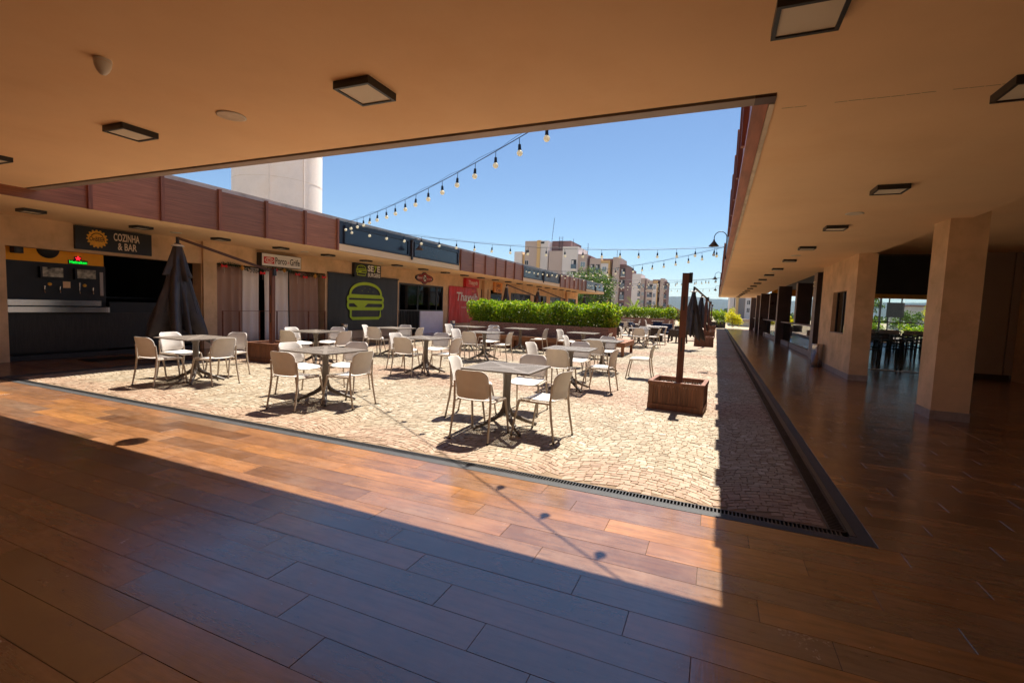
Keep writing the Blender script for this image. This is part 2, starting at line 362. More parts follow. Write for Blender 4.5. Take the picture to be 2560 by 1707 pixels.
# ------------------------------------------------------------------ lettering and flat shapes on shop walls (they face +X; reading runs along +Y)
def text_on(s, y0, y1, z0, z1, x, mat, parent, name='lettering', shear=0., bold=.0, th=.006, axis='X'):
    cu = bpy.data.curves.new('lettering', 'FONT'); cu.body = s; cu.size = 1; cu.shear = shear; cu.offset = bold; cu.extrude = 0.0; cu.resolution_u = 3
    ob = bpy.data.objects.new('lettering', cu); col.objects.link(ob)
    bpy.context.view_layer.update()
    me = bpy.data.meshes.new_from_object(ob.evaluated_get(bpy.context.evaluated_depsgraph_get()))
    bpy.data.objects.remove(ob)
    xs = [v.co.x for v in me.vertices]; ys = [v.co.y for v in me.vertices]
    a, b, c, d = min(xs), max(xs), min(ys), max(ys)
    for v in me.vertices:
        p = (v.co.x - a) / (b - a); q = (v.co.y - c) / (d - c)
        if axis == 'X': v.co = (x, y0 + p * (y1 - y0), z0 + q * (z1 - z0))
        else: v.co = (y0 + p * (y1 - y0), x, z0 + q * (z1 - z0))
    me.materials.clear(); me.materials.append(MT[mat]); me.name = name
    o = mobj(name, me, parent); return o
def ribbon(mb, pts, wd, x, th=.005, closed=False):     # pts in (y, z)
    P = [Vector((0, p[0], p[1])) for p in pts]; n = len(P); L_, R_ = [], []
    for i in range(n):
        a = P[(i - 1) % n] if closed or i > 0 else P[i]; b = P[(i + 1) % n] if closed or i < n - 1 else P[i]
        d = (b - a).normalized(); nn = Vector((0, -d.z, d.y)); L_.append(P[i] + nn * wd / 2); R_.append(P[i] - nn * wd / 2)
    m = n if closed else n - 1
    for i in range(m):
        j = (i + 1) % n
        q = [L_[i], L_[j], R_[j], R_[i]]; mb.add([Vector((x, p.y, p.z)) for p in q] , [(0, 1, 2, 3)])
    return mb
def burger(y0, y1, z0, z1, x, wd, parent, name='burger_emblem'):
    Y = lambda u: y0 + u * (y1 - y0); Z = lambda v: z0 + v * (z1 - z0)
    mb = MB()
    arc = [(Y(.5 + .44 * math.cos(t)), Z(.62 + .33 * math.sin(t) ** .8)) for t in [math.pi * i / 24 for i in range(25)]]
    ribbon(mb, arc + [(Y(.06), Z(.62))], wd, x)
    ribbon(mb, [(Y(.94), Z(.62)), (Y(.06), Z(.62))], wd, x + .001)
    def pill(v0, v1, xx, e=.05):
        r = (v1 - v0) / 2; pts = [(Y(.05 + e * math.cos(t)), Z((v0 + v1) / 2 + r * math.sin(t))) for t in [math.pi / 2 + math.pi * i / 8 for i in range(9)]]
        pts += [(Y(.95 + e * math.cos(t)), Z((v0 + v1) / 2 + r * math.sin(t))) for t in [-math.pi / 2 + math.pi * i / 8 for i in range(9)]]
        ribbon(mb, pts, wd, xx, closed=True)
    pill(.47, .60, x + .002); pill(.29, .46, x + .003)
    mb.add([(x + .004, Y(.12), Z(.46)), (x + .004, Y(.58), Z(.46)), (x + .004, Y(.36), Z(.24))], [(0, 1, 2)])
    ribbon(mb, [(Y(.08), Z(.28)), (Y(.08), Z(.08)), (Y(.13), Z(.03)), (Y(.87), Z(.03)), (Y(.92), Z(.08)), (Y(.92), Z(.28)), (Y(.08), Z(.28))], wd, x + .0015)
    for u, v in ((.38, .76), (.46, .83), (.60, .82), (.55, .74), (.69, .74)):
        mb.add([(x + .002, Y(u) + .013 * math.cos(t), Z(v) + .013 * math.sin(t)) for t in [2 * math.pi * i / 8 for i in range(8)]], [tuple(range(8))])
    return mb.build(name, 'lime', parent)

# ------------------------------------------------------------------ terrain
def terrain():
    rs = [0, 20, 40, 70, 110, 170, 250, 400, 650, 1000, 1500, 2000, 2500, 2900, 3300, 3700, 4200, 5000, 6500, 9000]
    nA = 900; vs = []
    for i, r in enumerate(rs):
        for j in range(nA):
            a = 2 * math.pi * j / nA; x, y = r * math.sin(a), r * math.cos(a)
            z = -.14
            if r > 250: z = -.14 - 38 * min(1, (r - 250) / 1400)
            if r > 1400:
                k = max(0, min(1, (r - 1500) / 2000)); k = k * k * (3 - 2 * k)
                ridge = 92 + 16 * mn.noise(Vector((math.cos(a) * 9, math.sin(a) * 9, 0))) + 7 * mn.noise(Vector((math.cos(a) * 34, math.sin(a) * 34, r * .0012))) + 2.2 * mn.noise(Vector((math.cos(a) * 110, math.sin(a) * 110, r * .002))) + (12 if x > 500 else 0)
                z = -38 + (38 + ridge) * k + 14 * k * (1 - k) * 4 * mn.noise(Vector((x * .0016, y * .0016, 5)))
            vs.append((x, y, z))
    fs = [(i * nA + j, i * nA + (j + 1) % nA, (i + 1) * nA + (j + 1) % nA, (i + 1) * nA + j) for i in range(1, len(rs) - 1) for j in range(nA)]
    fs += [(0, nA + (j + 1) % nA, nA + j)[::-1] for j in range(nA)]
    m, t, b, N, L = nt('terrain'); geo = N.new('ShaderNodeNewGeometry')
    f = noise(N, L, geo.outputs['Position'], .012, 8, .65); f2 = noise(N, L, geo.outputs['Position'], .12, 5)
    c = ramp(N, L, f, [(.32, (.006, .014, .010)), (.5, (.012, .022, .014)), (.68, (.026, .030, .020))])
    ln = N.new('ShaderNodeVectorMath'); ln.operation = 'LENGTH'; L.new(geo.outputs['Position'], ln.inputs[0])
    dry = ramp(N, L, noise(N, L, geo.outputs['Position'], .05, 6), [(.35, (.17, .15, .09)), (.5, (.30, .24, .16)), (.65, (.38, .30, .21))])
    mrr = N.new('ShaderNodeMapRange'); mrr.inputs[1].default_value = 230; mrr.inputs[2].default_value = 330; L.new(ln.outputs['Value'], mrr.inputs[0])
    c = mixc(N, L, mrr.outputs[0], dry, c)
    L.new(mixc(N, L, .6, c, ramp(N, L, f2, [(.3, (.6, .6, .6)), (.7, (1.3, 1.3, 1.2))]), 'MULTIPLY'), b.inputs['Base Color']); b.inputs['Roughness'].default_value = .95
    o = MB().add(vs, fs, True).build('ground', 'terrain'); tag(o, kind='structure')
terrain()

# ------------------------------------------------------------------ paving of the square
PX0, PX1, PY0, PY1, PYS = -10.80, .85, 4.005, 51.5, 21.0
pav = MB().box(PX0 - .02, PY0, -.10, PX1, PYS, -.0042).build('plaza_paving', 'joint_sand'); tag(pav, kind='structure')
far_pav = MB().box(PX0 - .02, PYS, -.10, PX1, PY1, -.004).build('far_paving', 'sett_flat', pav)
def setts():
    rows = []; y = PY0 - .5; rnd = random.Random(3)
    ys = []
    while y < PYS + .4: ys.append(y); y += rnd.uniform(.056, .076)
    def warp(x, y):
        n = mn.noise(Vector((x * .35, y * .35, 0)))
        u = ((x + .35 * n + 20) / 1.45) % 1.0
        return (x + .015 * mn.noise(Vector((x * 5, y * 5, 9))), y + .30 * (1 - (2 * u - 1) ** 2) ** .8 + .06 * n + .022 * mn.noise(Vector((x * 5, y * 5, 4))))
    stones = []
    for i in range(len(ys) - 1):
        x = PX0 - rnd.uniform(0, .1)
        while x < PX1:
            wd = rnd.uniform(.055, .112); g = .0015
            c = [warp(x + g + rnd.uniform(0, .004), ys[i] + g), warp(x + wd - g, ys[i] + g + rnd.uniform(0, .004)), warp(x + wd - g - rnd.uniform(0, .006), ys[i + 1] - g), warp(x + g + rnd.uniform(-.003, .007), ys[i + 1] - g - rnd.uniform(0, .006))]
            x += wd
            if min(p[1] for p in c) < PY0 or min(p[0] for p in c) < PX0 or max(p[0] for p in c) > PX1 or max(p[1] for p in c) > PYS: continue
            stones.append(c)
    # fill the scalloped near edge with straight courses
    return [[(p[0] + rnd.uniform(-.006, .006), p[1] + rnd.uniform(-.006, .006)) for p in c] for c in stones]
def sett_geo(c, rnd):
    cx = sum(p[0] for p in c) / 4; cy_ = sum(p[1] for p in c) / 4; h = rnd.uniform(-.0018, .0022); tx, ty = rnd.uniform(-.03, .03), rnd.uniform(-.03, .03)
    vs = [(p[0], p[1], -.0045) for p in c]
    for p in c:
        q = (cx + (p[0] - cx) * .945, cy_ + (p[1] - cy_) * .94); vs.append((q[0], q[1], h + tx * (q[0] - cx) + ty * (q[1] - cy_)))
    return vs, [(4, 5, 6, 7), (0, 1, 5, 4), (1, 2, 6, 5), (2, 3, 7, 6), (3, 0, 4, 7)]
st = setts(); rn = random.Random(5)
st.sort(key=lambda c: (c[0][0] + .2) ** 2 * .5 + c[0][1] ** 2)
for c in st[:300]:
    vs, fs = sett_geo(c, rn); o = Vector((c[0][0], c[0][1], 0))
    MB().add([Vector(v) - o for v in vs], fs).build('sett', 'sett', pav, o)
mb = MB()
for c in st[300:]:
    vs, fs = sett_geo(c, rn); mb.add(vs, fs)
tag(mb.build('setts', 'sett', pav), kind='stuff')

# ------------------------------------------------------------------ tiled walkways: planks 1.22 x 0.2035 m, each row stepping a quarter
fl = MB().box(-14.0, -6.5, -.12, 14.5, 3.815, -.007).box(1.101, 3.815, -.12, 14.5, 52.2, -.007).box(-13.4, 3.815, -.12, -11.0, 47.5, -.007).build('tiled_walkway', 'grout'); tag(fl, kind='structure')
RW, PL, Y_TOP = .2035, 1.222, 3.812
def plank_rows(y_lo, y_hi, x_lo, x_hi):
    out = []
    j0 = math.floor((Y_TOP - y_hi) / RW); j1 = math.ceil((Y_TOP - y_lo) / RW)
    for j in range(j0, j1):
        yt = Y_TOP - j * RW; yb = yt - RW
        yt2, yb2 = min(yt, y_hi), max(yb, y_lo)
        if yt2 - yb2 < .02: continue
        off = -.92 + (j - 9) * .3055
        k = math.floor((x_lo - off) / PL)
        while off + k * PL < x_hi:
            a, b = max(x_lo, off + k * PL), min(x_hi, off + (k + 1) * PL); k += 1
            if b - a > .03: out.append((a, b, yb2, yt2))
    return out
pl = plank_rows(-.6, 3.812, -12.99, 8.0) + plank_rows(3.815, 52.0, 1.104, 3.3) + plank_rows(3.815, 17.4, 3.3, 7.6) + plank_rows(3.815, 47.0, -12.99, -11.0)
rn = random.Random(11)
def vis(p):
    x, y = (p[0] + p[1]) / 2, (p[2] + p[3]) / 2
    d = fw.x * x + fw.y * y + fw.z * -1.53
    if d < .15: return -1
    u = (rt.x * x + rt.y * y - 1.53 * rt.z) / d * 1190 + 1280; v = 853 - (up.x * x + up.y * y - 1.53 * up.z) / d * 1190
    if u < -350 or u > 2900 or v > 2100 or v < 0: return -1
    return 1 / d
pl.sort(key=lambda p: -vis(p))
PM = {}
def plank_geo(lx, ly):
    g, t, bz = .0011, .0009, .0011
    return [(g, g, -.007), (lx - g, g, -.007), (lx - g, ly - g, -.007), (g, ly - g, -.007), (g, g, -bz), (lx - g, g, -bz), (lx - g, ly - g, -bz), (g, ly - g, -bz), (g + t, g + t, 0), (lx - g - t, g + t, 0), (lx - g - t, ly - g - t, 0), (g + t, ly - g - t, 0)], \
        [(8, 9, 10, 11)] + [(i, (i + 1) % 4, 4 + (i + 1) % 4, 4 + i) for i in range(4)] + [(4 + i, 4 + (i + 1) % 4, 8 + (i + 1) % 4, 8 + i) for i in range(4)]
for p in pl[:300]:
    k = (round(p[1] - p[0], 3), round(p[3] - p[2], 3))
    if k not in PM: PM[k] = MB().add(*plank_geo(*k)).mesh('plank', 'tile')
    o = mobj('plank', PM[k], fl, (p[0], p[2], rn.uniform(-.0006, .0006)))
    o.rotation_euler = (rn.uniform(-.0008, .0008), rn.uniform(-.0003, .0003), 0)
mb = MB()
for p in pl[300:]:
    vs, fs = plank_geo(p[1] - p[0], p[3] - p[2]); mb.add([(v[0] + p[0], v[1] + p[2], v[2]) for v in vs], fs)
tag(mb.build('planks', 'tile', fl), kind='stuff')

# ------------------------------------------------------------------ slot drains round the square
def drain(name, label, along, a0, a1, g0, g1, k0, k1, flip=False):
    t = thing(name, label, 'drain', (0, 0, 0), group='slot drains round the square')
    def B(p0, q0, z0, p1, q1, z1): return (p0, q0, z0, p1, q1, z1) if along == 'X' else (q0, p0, z0, q1, p1, z1)
    bx('kerb_strip', 'granite', t, *B(a0, k0, -.1, a1, k1, .001))
    bx('channel', 'drain_dark', t, *B(a0, g0, -.16, a1, g1, -.05))
    m = MB().box(*B(a0, g0 - .004, -.05, a1, g0 + .008, .001)).box(*B(a0, g1 - .008, -.05, a1, g1 + .004, .001)); m.build('grate_frame', 'grate_metal', t)
    m = MB(); x = a0 + .01
    while x < a1 - .02:
        m.box(*B(x, g0 + .008, -.03, x + .009, g1 - .008, -.001)); x += .027 if along == 'X' else .03
    tag(m.build('grate_bars', 'grate_metal', t), kind='stuff'); return t
drain('drain_channel', 'slotted metal drain with grey granite edge along the wide tiled walkway', 'X', -10.95, .955, 3.905, 3.997, 3.817, 3.899)
t = drain('drain_channel', 'long dark slotted drain beside the columned gallery floor', 'Y', 4.003, 51.4, .856, .962, 1.012, 1.098)
bx('kerb_corner', 'granite', t, .957, 3.817, -.1, 1.098, 3.938, .0012); bx('kerb_corner', 'granite', t, 1.0125, 3.9385, -.1, 1.098, 4.0025, .0012)
bx('metal_edge', 'grate_metal', t, .968, 3.94, -.05, 1.008, 51.4, .004)
drain('drain_channel', 'slotted drain along the tiled strip before the shopfronts', 'Y', 4.003, 47.0, -10.905, -10.81, -10.995, -10.915)

# ------------------------------------------------------------------ walkway canopy over the near walkway and the gallery
CZ, SZ = 3.10, 2.94
def edge_y(x): return 3.93 - (x - .3) * .012
can = MB()
def slab(x0, y0, x1, y1, z=CZ, h=.30): can.box(x0, y0, z, x1, y1, z + h)
ye0, ye1 = edge_y(-14), edge_y(.30)
can.add([(-14, -6.5, CZ), (.30, -6.5, CZ), (.30, ye1, CZ), (-14, ye0, CZ), (-14, -6.5, 3.4), (.30, -6.5, 3.4), (.30, ye1, 3.4), (-14, ye0, 3.4)], [(0, 3, 2, 1), (4, 5, 6, 7), (0, 1, 5, 4), (1, 2, 6, 5), (2, 3, 7, 6), (3, 0, 4, 7)])
can.box(.300, -6.5, CZ, 3.35, 52, 3.4).box(3.352, -6.5, 3.45, 14.5, 17.5, 3.75)
cano = can.build('gallery_ceiling', 'ceiling_paint'); tag(cano, kind='structure')
bx('ceiling_drop', 'ceiling_paint', cano, 3.352, -6.5, CZ, 3.45, 17.5, 3.45)
bx('edge_trim', 'parapet_paint', cano, .262, 4.10, CZ - .012, .300, 52, CZ + .05)
# crack lines: a real joint strip in the plaster
m = MB(); rn = random.Random(2)
for i in range(26):
    if rn.random() < .25: continue
    x = .36 + i * .085; m.box(x, 4.235 + .004 * math.sin(i), CZ - .0012, x + .078, 4.2375 + .004 * math.sin(i), CZ + .01)
m.build('plaster_crack', 'dark_wall', cano)

def wood_panel_mesh(): return MB().box(0, 0, 0, .03, 1.13, .86)
# fascia toward the walkway: lip, panels, ribs
fa = thing('canopy_fascia', 'dark red timber fascia of the walkway canopy facing the square', 'fascia', (0, 0, 0))
m = MB(); a0, a1 = edge_y(-14) + .035, edge_y(.16) + .035
m.add([(-14, a0, CZ - .01), (.16, a1, CZ - .01), (.16, a1 + .13, CZ - .01), (-14, a0 + .13, CZ - .01), (-14, a0, CZ + .05), (.16, a1, CZ + .05), (.16, a1 + .13, CZ + .05), (-14, a0 + .13, CZ + .05)], [(0, 3, 2, 1), (4, 5, 6, 7), (0, 1, 5, 4), (1, 2, 6, 5), (2, 3, 7, 6), (3, 0, 4, 7)])
m.build('soffit_board', 'trim_metal', fa)
bx('sun_seal_cap', 'parapet_paint', fa, -14, 3.88, 4.061, .15, 4.28, 4.075)  # added to keep sun from leaking between panels and parapet
m = MB().add([(-14, a0 - .034, CZ + .02), (.16, a1 - .034, CZ + .02), (.16, a1 + .01, CZ + .02), (-14, a0 + .01, CZ + .02)], [(0, 1, 2, 3)]); m.build('shadow_gap', 'black_metal', fa)
pm = MB().box(0, 0, 0, 1.13, .03, .92).mesh('panel', 'panel_wood'); rm = MB().box(0, 0, 0, .07, .038, .98).mesh('rib', 'rib_wood')
for k in range(12):
    x = -14 + k * 1.18; y = edge_y(x) + .125
    if x < .0: mobj('panel', pm, fa, (x, y, CZ + .052)); mobj('rib', rm, fa, (x - .07 + 1.2, y + .002, CZ + .052))
bx('sun_seal_corner', 'brown_metal', fa, .161, edge_y(.16) + .036, CZ - .009, .30, edge_y(.16) + .164, 4.05)  # filler added to stop sunlight leaking where the two fascias meet
bx('parapet', 'parapet_paint', fa, -14, 3.75, 3.402, .15, 3.90, 4.06)
# gallery fascia along the square
ga = thing('canopy_fascia', 'dark red timber fascia with projecting ribs along the columned gallery', 'fascia', (0, 0, 0))
bx('soffit_board', 'beam_wood', ga, .150, 4.10, CZ - .008, .258, 52, CZ + .06)
bx('parapet', 'parapet_paint', ga, .30, 3.75, 3.402, .44, 52, 4.06)
bx('sun_seal_cap', 'parapet_paint', ga, .171, 4.10, 4.061, .44, 52, 4.085)  # unseen cover, added to block sun falling through behind the gallery panels
pmY = MB().box(0, 0, 0, .03, 1.16, .92).mesh('panel', 'panel_wood'); rmY = MB().box(-.052, 0, 0, 0, .07, .98).mesh('rib', 'rib_wood')
Y = 4.11
for k in range(40):
    blue = 11.0 < Y + .6 < 18.2 or 25.4 < Y + .6 < 32.6 or 39.8 < Y + .6 < 47
    if not blue:
        mobj('panel', pmY, ga, (.170, Y + .02, CZ + .062)); mobj('rib', rmY, ga, (.170, Y + 1.2 - .05, CZ + .062))
    Y += 1.2
    if Y > 51: break
for a, b in ((11.0, 18.2), (25.4, 32.6), (39.9, 47.0)):
    for q in (0, 1):
        s, e = a + q * 3.6 + .06, a + q * 3.6 + 3.56
        bx('metal_panel', 'navy_panel', ga, .160, s, CZ + .062, .200, e, CZ + .98)

# ------------------------------------------------------------------ back and side walls that close the walkway behind the photographer
wl = MB().box(-14.2, -6.8, -.1, 14.6, -6.5, 3.4).build('wall_back', 'stucco'); tag(wl, kind='structure')

# ------------------------------------------------------------------ shop building along the far side of the square
shop = thing('shop_building', 'long tan shop row with red timber fascia and navy metal bays', 'building', (0, 0, 0))
XW = -13.0
m = MB().box(-13.35, 4.80, 2.33, XW, 8.70, 3.0).box(-13.35, -6.5, -.1, XW, 4.80, 3.0).box(-13.35, 8.70, -.1, XW, 9.12, 3.0).box(-13.35, 9.12, 2.40, XW, 13.20, 3.0).box(-13.35, 13.2, -.1, XW, 17.55, 3.0) \
    .box(-13.35, 17.55, 2.34, XW, 21.3, 3.0).box(-13.35, 21.3, -.1, XW, 25.6, 3.0).box(-13.35, 25.6, 2.42, XW, 30.1, 3.0).box(-13.35, 30.1, 2.36, XW, 47.0, 3.0)
for a, b in ((26.6, 26.9), (28.6, 30.1), (33.9, 34.6), (37.6, 38.5), (41.5, 43.4), (46.6, 47.0)): m.box(-13.35, a, -.1, XW, b, 2.42 if b < 30.2 else 2.36)
m.build('wall', 'stucco', shop)
bx('soffit', 'soffit_paint', shop, -13.35, 3.2, SZ, -10.33, 47.2, SZ + .2)
bx('roof_slab', 'parapet_paint', shop, -19, 3.2, SZ + .2, -10.52, 47.2, SZ + .3)
bx('parapet', 'parapet_paint', shop, -10.72, 3.2, SZ + .3, -10.50, 47.2, 3.93)
bx('pilaster', 'stucco', shop, -13.0, 25.68, 0, -12.82, 26.08, SZ)
bx('pilaster', 'stucco', shop, -13.0, 8.72, 0, -12.93, 9.10, SZ)
bx('pilaster', 'stucco', shop, -13.0, 42.8, 0, -12.8, 43.2, SZ)
sp = MB().box(0, 0, 0, .03, 1.135, .862).mesh('panel', 'panel_wood'); sr = MB().box(0, 0, 0, .085, .065, .90).mesh('rib', 'rib_wood')
for s0, n in ((3.72, 6), (18.24, 6), (32.62, 6)):
    for k in range(n):
        y = s0 + k * 1.2 + (.0 if s0 > 4 else .0)
        mobj('panel', sp, shop, (-10.34, y + .033, SZ)); mobj('rib', sr, shop, (-10.345, y - .032, SZ - .004))
    mobj('rib', sr, shop, (-10.345, s0 + n * 1.2 - .032, SZ - .004))
for a, b in ((11.0, 18.18), (25.45, 32.56), (39.9, 46.9)):
    bx('metal_bay', 'navy_panel', shop, -10.40, a + .05, SZ - .002, -10.345, b, SZ + .87)
    for q in (0, 1):
        s = a + .22 + q * 3.58; e = s + 3.25
        fr = MB().box(-10.345, s, 3.16, -10.30, e, 3.20).box(-10.345, s, 3.66, -10.30, e, 3.70).box(-10.345, s, 3.203, -10.302, s + .05, 3.657).box(-10.345, e - .05, 3.203, -10.302, e, 3.657).build('bay_frame', 'navy_panel', shop)
        bx('bay_pane', 'navy_glass', fr, -10.344, s + .05, 3.20, -10.338, e - .05, 3.66)
    bx('bay_post', 'brown_metal', shop, -10.345, (a + b) / 2 + .03, 3.05, -10.28, (a + b) / 2 + .10, 3.75)
# interior shells seen through openings
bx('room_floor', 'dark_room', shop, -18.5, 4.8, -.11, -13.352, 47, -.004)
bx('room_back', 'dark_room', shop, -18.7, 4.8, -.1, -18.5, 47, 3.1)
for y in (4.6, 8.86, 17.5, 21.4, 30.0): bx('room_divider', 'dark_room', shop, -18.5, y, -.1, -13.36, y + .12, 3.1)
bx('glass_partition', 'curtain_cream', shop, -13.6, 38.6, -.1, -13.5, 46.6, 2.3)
for a, b in ((30.15, 33.85), (34.65, 37.55), (38.55, 41.45), (43.45, 46.55)):
    f = MB().box(-13.05, a, 0, -13.0 - .001, b, .06).box(-13.05, a, 2.30, -13.001, b, 2.358).box(-13.05, a, .06, -13.001, a + .06, 2.30).box(-13.05, b - .06, .06, -13.001, b, 2.30).box(-13.05, (a + b) / 2 - .03, .06, -13.001, (a + b) / 2 + .03, 2.30).build('window', 'black_metal', shop)
    bx('pane', 'glass_dark', f, -13.03, a + .06, .06, -13.024, b - .06, 2.30)
for a, b in ((26.9, 28.6),):
    f = MB().box(-13.05, a, 2.1, -13.001, b, 2.2).box(-13.05, a, 0, -13.001, a + .05, 2.1).build('window', 'black_metal', shop); bx('pane', 'glass_dark', f, -13.03, a + .05, 0, -13.024, b, 2.1)
# end gable
bx('end_wall', 'stucco', shop, -18.9, 47.0, -.1, -13.0, 47.3, 3.1)

# ------------------------------------------------------------------ beer bar in the first shopfront
bar = thing('beer_bar', 'black beer bar with orange header and steel drip shelves', 'bar', (0, 0, 0))
bx('back_panel', 'black_paint', bar, -13.34, 4.803, -.003, -13.25, 6.60, 2.06)
bx('header_panel', 'orange_paint', bar, -13.34, 4.803, 2.062, -13.25, 6.57, 2.328)
bx('front_panel', 'bar_front', bar, -13.25, 4.81, .15, -13.16, 8.66, .98)
bx('plinth', 'granite', bar, -13.30, 4.81, 0, -13.05, 8.68, .10)
bx('drip_shelf', 'steel', bar, -13.249, 4.82, 1.14, -13.12, 6.44, 1.26)
bx('counter_edge', 'steel', bar, -13.249, 4.82, 1.00, -13.05, 6.57, 1.115)
bx('counter_side', 'black_paint', bar, -13.25, 6.62, .982, -13.16, 8.66, 1.24)
bx('rear_shelf', 'dark_wood', bar, -15.2, 6.7, 1.3, -14.8, 8.6, 1.34); bx('rear_header', 'orange_paint', bar, -15.4, 6.65, 2.1, -15.35, 7.4, 2.3)
for y in (5.46, 5.72, 6.07, 6.32):
    t = MB().tube([(-13.25, y, 1.47), (-13.19, y, 1.47), (-13.17, y, 1.41)], .012, 8).build('tap', 'steel', bar)
    MB().tube([(-13.19, y, 1.48), (-13.185, y, 1.56 if y < 6 or y > 6.2 else 1.66)], [.009, .014], 8).build('tap_handle', 'steel', t)
for y in (5.57, 6.19): MB().lathe([(.001, 0), (.035, 0), (.035, .008), (.001, .008)], (0, 0, 0), 14).build('badge', 'sign_gold', bar, (-13.246, y, 1.60)).rotation_euler = (0, R(90), 0)
bx('price_strip', 'panel_grey', bar, -13.249, 6.48, 1.38, -13.235, 6.545, 1.92)
m = MB(); m.lathe([(.001, 0), (.19, 0), (.19, .02), (.001, .02)], (0, 0, 0), 24).build('round_plaque', 'black_paint', bar, (-13.249, 5.56, 2.34)).rotation_euler = (0, R(90), 0)
for i, y in enumerate((5.585, 6.18)):
    s = thing('beer_screen', ('small wall screen over the first pair of beer taps', 'small wall screen over the second pair of beer taps')[i], 'screen', (0, 0, 0))
    bx('bezel', 'black_paint', s, -13.249, y - .20, 1.73, -13.15, y + .20, 1.97); bx('display', 'screen', s, -13.15, y - .165, 1.755, -13.144, y + .18, 1.955)
o = bx('menu_sheet', 'paper', None, -13.2499, 5.80, 1.53, -13.245, 5.93, 1.67); tag(o, 'small tan menu sheet pinned between the beer taps', 'menu')
o = thing('speaker_box', 'small black speaker under the orange header of the bar', 'speaker', (0, 0, 0)); bx('cabinet', 'black_paint', o, -13.2, 4.94, 2.20, -13.02, 5.08, 2.325); MB().lathe([(.001, 0), (.045, .004), (.05, 0)], (0, 0, 0), 14).build('cone', 'black_metal', o, (-13.018, 5.01, 2.262)).rotation_euler = (0, R(90), 0)
ne = thing('neon_sign', 'green neon bar sign with a glowing red star', 'sign', (0, 0, 0))
bx('backing', 'black_paint', ne, -13.249, 5.90, 2.065, -13.225, 6.25, 2.155)
text_on('Heineken', 5.915, 6.235, 2.078, 2.145, -13.222, 'neon_green', ne, bold=.02)
pts = [(-13.222, 6.075 + (.055 if i % 2 == 0 else .024) * math.sin(math.pi * i / 5), 2.195 + (.055 if i % 2 == 0 else .024) * math.cos(math.pi * i / 5)) for i in range(10)]
MB().poly([(p[0] - .012, p[1] * 1.0, p[2]) for p in pts][::-1], .012, (1, 0, 0)).build('star', 'neon_red', ne)
bx('star_backing', 'black_paint', ne, -13.249, 6.01, 2.155, -13.235, 6.14, 2.24)

# ------------------------------------------------------------------ shop signs
sg = thing('shop_sign', 'black sign reading COZINHA & BAR with a gold bottle cap emblem', 'sign', (0, 0, 0), group='shop signs along the row')
bx('board', 'sign_black', sg, -12.999, 5.90, 2.392, -12.93, 7.43, 2.905)
gear = [(-12.928, 6.30 + (.205 if i % 4 < 2 else .172) * math.cos(2 * math.pi * i / 64), 2.655 + (.205 if i % 4 < 2 else .172) * math.sin(2 * math.pi * i / 64)) for i in range(64)]
MB().poly(gear, .006, (1, 0, 0)).build('emblem', 'sign_gold', sg)
text_on('OnBEER', 6.15, 6.45, 2.60, 2.70, -12.920, 'sign_brown', sg, bold=.02)
ar = MB(); ribbon(ar, [(6.30 + .125 * math.cos(t), 2.655 + .125 * math.sin(t)) for t in [.5 + i * .2 for i in range(12)]], .02, -12.920); ar.build('emblem_arc', 'sign_brown', sg)
text_on('COZINHA', 6.62, 7.16, 2.66, 2.84, -12.926, 'sign_cream', sg, bold=.022)
text_on('& BAR', 6.70, 7.10, 2.455, 2.625, -12.926, 'sign_cream', sg, bold=.022)
sg = thing('shop_sign', 'white sign reading Porco de Grife with a red emblem', 'sign', (0, 0, 0), group='shop signs along the row')
bx('box', 'sign_black', sg, -12.999, 10.42, 2.435, -12.80, 11.93, 2.835); bx('face', 'sign_white', sg, -12.80, 10.44, 2.452, -12.792, 11.91, 2.818)
bx('emblem', 'sign_red', sg, -12.792, 10.50, 2.52, -12.787, 10.87, 2.72)
ov = lambda a, b, yc, zc, n=28: [(yc + a * math.cos(2 * math.pi * i / n), zc + b * math.sin(2 * math.pi * i / n)) for i in range(n)]
e = MB(); ribbon(e, ov(.145, .072, 10.685, 2.62), .022, -12.785, closed=True); ribbon(e, ov(.08, .035, 10.685, 2.62), .02, -12.785, closed=True); e.build('emblem_ring', 'sign_white', sg)
text_on('Porco', 10.91, 11.34, 2.53, 2.735, -12.787, 'sign_black', sg, bold=.012)
text_on('de', 11.37, 11.44, 2.57, 2.65, -12.787, 'sign_red', sg, shear=.4); text_on('Grife', 11.47, 11.86, 2.53, 2.735, -12.787, 'sign_black', sg, bold=.012)
sg = thing('shop_sign', 'black sign reading SE7E BURGERS with a lime burger outline', 'sign', (0, 0, 0), group='shop signs along the row')
bx('board', 'sign_black', sg, -12.999, 14.56, 2.385, -12.86, 16.12, 2.925)
burger(14.66, 15.22, 2.45, 2.87, -12.857, .028, sg)
text_on('SE', 15.30, 15.66, 2.64, 2.89, -12.857, 'sign_white', sg, bold=.035); text_on('7', 15.67, 15.86, 2.62, 2.89, -12.857, 'lime', sg, bold=.03, shear=.2); text_on('E', 15.88, 16.06, 2.64, 2.89, -12.857, 'sign_white', sg, bold=.035)
text_on('BURGERS', 15.32, 16.07, 2.43, 2.59, -12.857, 'sign_white', sg, bold=.03)
sg = thing('shop_sign', 'dark red lobed sign with a black and white round crest', 'sign', (0, 0, 0), group='shop signs along the row')
def lobes(s, x):
    P = []
    for i in range(72):
        t = 2 * math.pi * i / 72; c, sn = math.cos(t), math.sin(t)
        a = 1 / math.sqrt((c / .76) ** 2 + (sn / .20) ** 2); b = .285; r = max(a, b if abs(sn) > .5 else a, min(b, .23 / max(.001, abs(c)) if abs(sn) > .35 else a)); P.append((x, 19.5 + s * r * c, 2.645 + s * r * sn))
    return P
